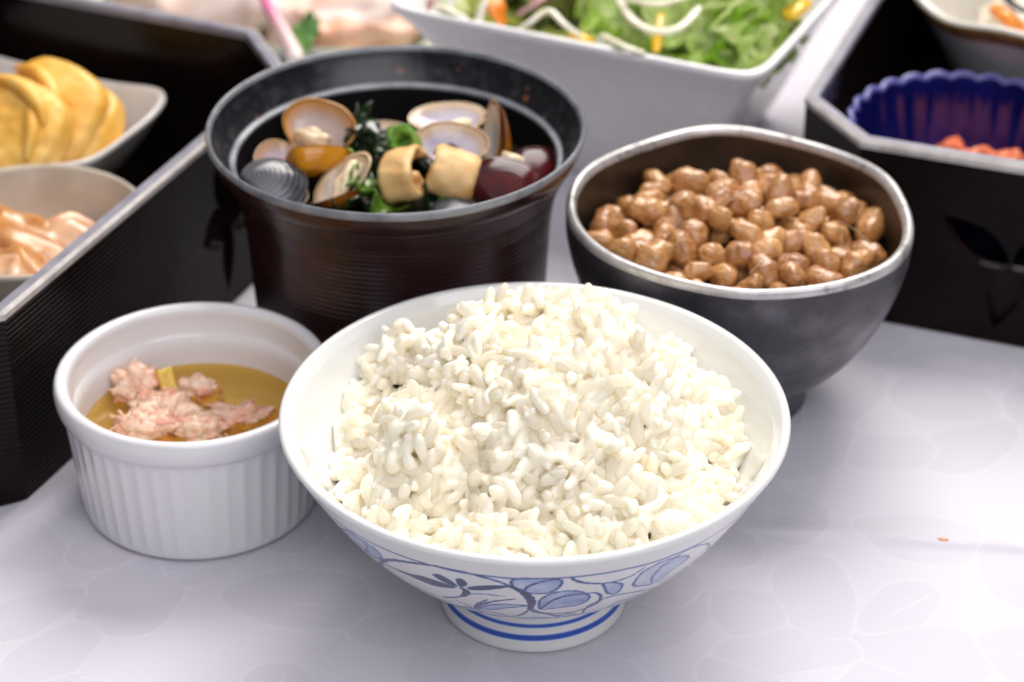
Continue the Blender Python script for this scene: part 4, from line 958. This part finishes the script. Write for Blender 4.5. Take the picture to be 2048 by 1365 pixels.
V, F = lathe(crom([(.0448,.0520),(.0440,.0530),(.0420,.0525),(.0395,.0500),(.0330,.036),(.0240,.022),(.012,.0125),(.0003,.011)], 7), 160, wv); obj('inner_wall', mkmesh('inner_wall', V, F, m_pcr), pb)
m_car = simple('carrot', (.72,.19,.015), (.82,.32,.04), 160, .3, bump=.15, bscale=600, sss=.3)
m_dk = simple('dark_seaweed_strip', (.01,.015,.015), (.03,.035,.03), 160, .25)
def strip(name, label, cat, mat, path, w, th, group=None, seed=0):
    P = np.asarray([tuple(p) for p in path], float); P = crom(P, 8); n = len(P); V = []
    T = np.gradient(P, axis=0); T /= np.linalg.norm(T, axis=1)[:, None]
    for i in range(n):
        a = np.cross(T[i], (0,.1,1)); a /= np.linalg.norm(a)+1e-9; b = np.cross(a, T[i]); e = .55+.45*math.sin(math.pi*min(1,max(0,(i+.6)/(n+.2))))**.4
        for c, s in ((1,.6),(.6,1),(-.6,1),(-1,.6),(-1,-.6),(-.6,-1),(.6,-1),(1,-.6)): V.append(P[i]+a*c*w*.5*e+b*s*th*.5*e)
    F = [tuple(f) for f in grid_faces(n, 8)]+[tuple(range(7, -1, -1)), tuple((n-1)*8+j for j in range(8))]
    o = obj(name, mkmesh(name, np.array(V), F, mat)); return tag(o, label, cat, group)
P3 = lambda *a: [at(*q) for q in a]
strip('carrot_stick', 'orange carrot stick in the pale bowl at the corner', 'carrot', m_car, P3((1990,18,.052),(2015,35,.053),(2040,55,.050)), .0055, .004)
strip('carrot_stick', 'second carrot stick cut off by the right picture edge', 'carrot', m_car, P3((2020,48,.046),(2045,56,.047),(2075,60,.046)), .006, .004)
strip('seaweed_strip', 'dark strip lying over the carrot in the pale bowl', 'seaweed', m_dk, P3((2010,-5,.056),(2035,15,.056),(2070,30,.055)), .003, .0015)
V, F = blob(4, (.020,.020,.010), .2, 2, 90, .1, 6); tag(obj('stew_filling', mkmesh('stew_filling', V, F, simple('pale_simmered_vegetable', (.55,.48,.36), (.70,.63,.50), 120, .3, bump=.2)), None, (pc.x, pc.y, .041)), 'pale simmered vegetables filling the corner bowl', 'vegetables')

# ------------------------------------------------------------------ square salad bowl
m_sal = simple('satin_white_glaze', (.84,.82,.82), (.87,.85,.85), 40, .22, .3, coat=.15)
ca, cb = at(757, 10, .060), at(1521, 160, .060); ex = (cb-ca); Ls = ex.length; ex.normalize(); ey = Vector((-ex.y, ex.x, 0))
sc_ = (ca+cb)*.5+ey*(Ls*.5); sb = thing('salad_bowl', 'large square white bowl of green salad behind the soup cup', 'bowl', (sc_.x, sc_.y, 0), rot=(0,0,math.atan2(ex.y, ex.x)))
pr = crom([(.40,.0005),(.52,.0003),(.545,.0015),(.62,.012),(.735,.030),(.87,.046),(.965,.0550),(.995,.0578),(1.0,.0592),(.99,.0602),(.965,.0600),(.945,.0585),(.90,.0535),(.80,.0400),(.66,.0220),(.52,.0100),(.30,.0070),(.01,.0065)], 6)
obj('bowl_body', square_dish('bowl_body', Ls*.5, Ls*.5, .06, 0, 0, 14, 0.0, m_sal, pr, n=320), sb)
m_let = simple('lettuce', (.34,.58,.035), (.60,.74,.20), 55, .28, .38, bump=.3, bscale=260, bdist=.0008, trans=.38, stops=(.32,.66))
m_let2 = simple('pale_lettuce', (.58,.74,.20), (.80,.86,.48), 55, .28, .38, bump=.3, bscale=260, bdist=.0008, trans=.4)
m_let3 = simple('deep_green_lettuce', (.20,.46,.012), (.40,.64,.05), 60, .24, .32, bump=.3, bscale=260, bdist=.0008, trans=.3)
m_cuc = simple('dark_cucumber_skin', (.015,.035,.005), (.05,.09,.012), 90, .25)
m_oni = simple('onion', (.70,.66,.50), (.82,.79,.66), 120, .2, sss=.3, bump=.08)
m_yel = simple('yellow_pepper', (.78,.44,.012), (.84,.56,.03), 100, .16, coat=.3)
m_pur = simple('purple_onion', (.36,.16,.18), (.60,.40,.36), 120, .25)
m_olv = simple('olive_lettuce', (.36,.40,.05), (.56,.58,.16), 60, .3, bump=.25, bscale=260, trans=.25)
for i, (px, py, z, L, Wd, rot, m, amp, lb) in enumerate((
    (1440, 60, .050, .052, .046, (R(25), R(-15), R(20)), m_let, .0055, 'frilly bright lettuce leaf filling the right of the salad'),
    (1480, 30, .056, .040, .036, (R(35), R(10), R(-30)), m_let2, .0055, 'pale frilly lettuce leaf at the right back of the salad'),
    (1370, 30, .056, .040, .034, (R(30), R(-20), R(60)), m_let2, .0050, 'pale lettuce fold in the middle of the salad'),
    (1400, 92, .047, .036, .030, (R(38), R(-10), R(-15)), m_let3, .0050, 'deep green lettuce at the front of the salad bowl'),
    (1470, 108, .049, .026, .022, (R(42), R(25), R(15)), m_let3, .0045, 'deep green lettuce tucked in the front right corner'),
    (1470, 82, .054, .026, .024, (R(55), R(10), R(80)), m_let2, .0050, 'light crumpled lettuce tip near the front corner'),
    (1245, 20, .055, .030, .024, (R(25), R(-20), R(40)), m_let2, .0050, 'light lettuce strip beside the long onion slice'),
    (1230, 70, .049, .030, .024, (R(30), R(5), R(70)), m_let, .0042, 'lettuce piece under the curved onion slice'),
    (1050, 45, .046, .046, .036, (R(15), R(10), R(10)), m_olv, .0040, 'olive green leaf at the left middle of the salad'),
    (940, 20, .046, .040, .030, (R(20), R(-10), R(60)), m_olv, .0040, 'olive green leaf at the left end of the salad'),
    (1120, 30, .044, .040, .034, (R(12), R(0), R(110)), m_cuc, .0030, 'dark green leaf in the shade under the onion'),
    (1350, -20, .050, .060, .050, (R(10), R(0), R(0)), m_let, .0060, 'large lettuce leaf at the back of the salad'),
    (1150, -30, .050, .060, .050, (R(10), R(0), R(90)), m_olv, .0060, 'olive leaf cut off by the top picture edge'),
    (1525, 40, .054, .024, .022, (R(25), R(20), R(60)), m_let, .0045, 'green lettuce against the right wall of the salad bowl'))):
    o = ruffle('lettuce_leaf', m, L, Wd, amp, 2.2, .35, 200+i, 70, 36, .0005, amp*.35); o.location = at(px, py, z); o.rotation_euler = rot
    tag(o, lb, 'lettuce', 'lettuce leaves in the salad')
for lb, pts, w, th, m, nm, cat in (
    ('long curved onion slice over the lettuce', ((1235,-5,.064),(1265,40,.063),(1310,62,.061),(1360,55,.062),(1400,15,.064)), .0042, .0022, m_oni, 'onion_slice', 'onion'),
    ('bent white onion slice forming a peak', ((1025,68,.058),(1060,45,.062),(1097,22,.0645),(1130,50,.062),(1180,85,.057)), .0030, .0018, m_oni, 'onion_slice', 'onion'),
    ('thick onion slice standing left of the carrot', ((958,48,.058),(962,25,.061),(972,0,.064)), .0036, .002, m_oni, 'onion_slice', 'onion'),
    ('flat onion slice at the left wall of the salad bowl', ((872,10,.060),(900,22,.061),(935,38,.059)), .0045, .002, m_oni, 'onion_slice', 'onion'),
    ('thin onion slice hanging at the front rim of the salad', ((1205,70,.060),(1245,92,.062),(1290,108,.0605)), .0035, .0018, m_oni, 'onion_slice', 'onion'),
    ('onion slice running along the top picture edge', ((1250,0,.066),(1320,8,.067),(1385,-8,.066)), .0032, .0018, m_oni, 'onion_slice', 'onion'),
    ('orange carrot slice left in the salad', ((985,-8,.064),(995,22,.061),(1008,50,.057)), .0062, .002, m_car, 'carrot_slice', 'carrot'),
    ('yellow pepper strip dangling at the front of the salad', ((1322,30,.062),(1316,70,.060),(1312,104,.0565)), .0030, .002, m_yel, 'pepper_strip', 'pepper'),
    ('yellow pepper piece at the right wall of the salad bowl', ((1575,35,.060),(1592,18,.061),(1612,5,.061)), .0060, .004, m_yel, 'pepper_strip', 'pepper'),
    ('small yellow pepper bit near the front rim of the salad', ((1145,70,.057),(1165,76,.058),(1185,82,.0565)), .0042, .003, m_yel, 'pepper_strip', 'pepper'),
    ('purple onion strip in the upper middle of the salad', ((1035,30,.060),(1070,8,.064),(1105,-15,.065)), .0042, .002, m_pur, 'purple_onion_strip', 'onion'),
    ('purple onion strip at the left end of the salad', ((855,25,.056),(862,5,.059),(880,-15,.060)), .0040, .002, m_pur, 'purple_onion_strip', 'onion')):
    strip(nm, lb, cat, m, P3(*pts), w*(.72 if cat == 'onion' else 1), th*.8, 'strips of vegetable in the salad')

# ------------------------------------------------------------------ grilled fish plate far back
m_cel = simple('celadon_glaze', (.52,.60,.46), (.66,.70,.60), 60, .2, coat=.2)
fc = at(560, -10, .012); fpx = thing('fish_plate', 'pale green plate with grilled fish behind the left box', 'plate', (fc.x, fc.y, 0), rot=(0,0,R(-4)))
pr = crom([(.55,.0004),(.66,.0003),(.70,.002),(.90,.0075),(.985,.0115),(1.0,.0130),(.985,.0140),(.95,.0130),(.80,.0080),(.55,.0060),(.01,.0058)], 5)
obj('plate_body', square_dish('plate_body', .105, .050, .014, 0, 0, 8, 0.0, m_cel, pr, n=240), fpx)
m_sf = simple('grilled_fish_skin', (.66,.44,.34), (.80,.66,.60), 45, .35, .45, bump=.3, bscale=300, sss=.25, stops=(.35,.62))
m_sf2 = simple('salmon_flesh', (.70,.34,.20), (.78,.50,.36), 90, .35, bump=.3, bscale=400, sss=.25)
for i, (px, py, z, L, Wd, Th, rot, m, lb) in enumerate((
    (430, -12, .0165, .080, .046, .016, (R(0), R(0), R(-12)), m_sf, 'grilled fish piece behind the far corner of the left box'),
    (690, 22, .0155, .062, .034, .014, (R(8), R(0), R(10)), m_sf, 'pale grilled fish piece between the ginger shoot and salad bowl'),
    (715, 68, .014, .044, .012, .009, (R(0), R(0), R(8)), m_sf2, 'salmon coloured fish edge by the plate rim'))):
    o = slab('grilled_fish', m, L, Wd, Th, 90+i, .12); o.location = at(px, py, z); o.rotation_euler = rot; tag(o, lb, 'fish', 'grilled fish on the far plate')
m_gin, t = newmat('pickled_ginger_shoot')
al = t.attr('along').outputs['Fac']
t.set(Base_Color=t.ramp(al, [(0.0, (.70,.03,.22)), (.25, (.80,.12,.36)), (.5, (.80,.50,.50)), (1.0, (.82,.72,.66))]), Roughness=.25, Subsurface_Weight=.3, Subsurface_Radius=(.003,.002,.002), Subsurface_Scale=1.0)
P = crom(np.array([tuple(at(*q)) for q in ((500,-60,.036),(530,0,.030),(553,40,.026),(570,72,.0225),(586,104,.019),(592,122,.017))]), 8)
V, F = tube(P, np.linspace(.0016, .0032, len(P)), 14); me = mkmesh('ginger_shoot', V, F, m_gin); fattr(me, 'along', np.repeat(np.linspace(0, 1, len(P)), 14))
tag(obj('ginger_shoot', me), 'pink and white pickled ginger shoot leaning on the far plate', 'ginger')
m_lf = simple('green_garnish_leaf', (.07,.20,.03), (.16,.34,.07), 120, .3, trans=.25, bump=.2)
o = ruffle('garnish_leaf', m_lf, .017, .009, .0012, 1.2, .3, 320, 24, 14); o.location = at(608, 72, .019); o.rotation_euler = (R(35), R(20), R(-20)); tag(o, 'small green leaf next to the pink ginger shoot', 'leaf')
# crumb on the cloth
V, F = blob(3, (.0016,.0005,.0004), .3, 2, 5); tag(obj('orange_crumb', mkmesh('orange_crumb', V, F, m_car), None, at(1886, 1083, .0006)+Vector((0,0,.0005)), (0,0,R(-12))), 'tiny orange crumb on the tablecloth crease', 'crumb')
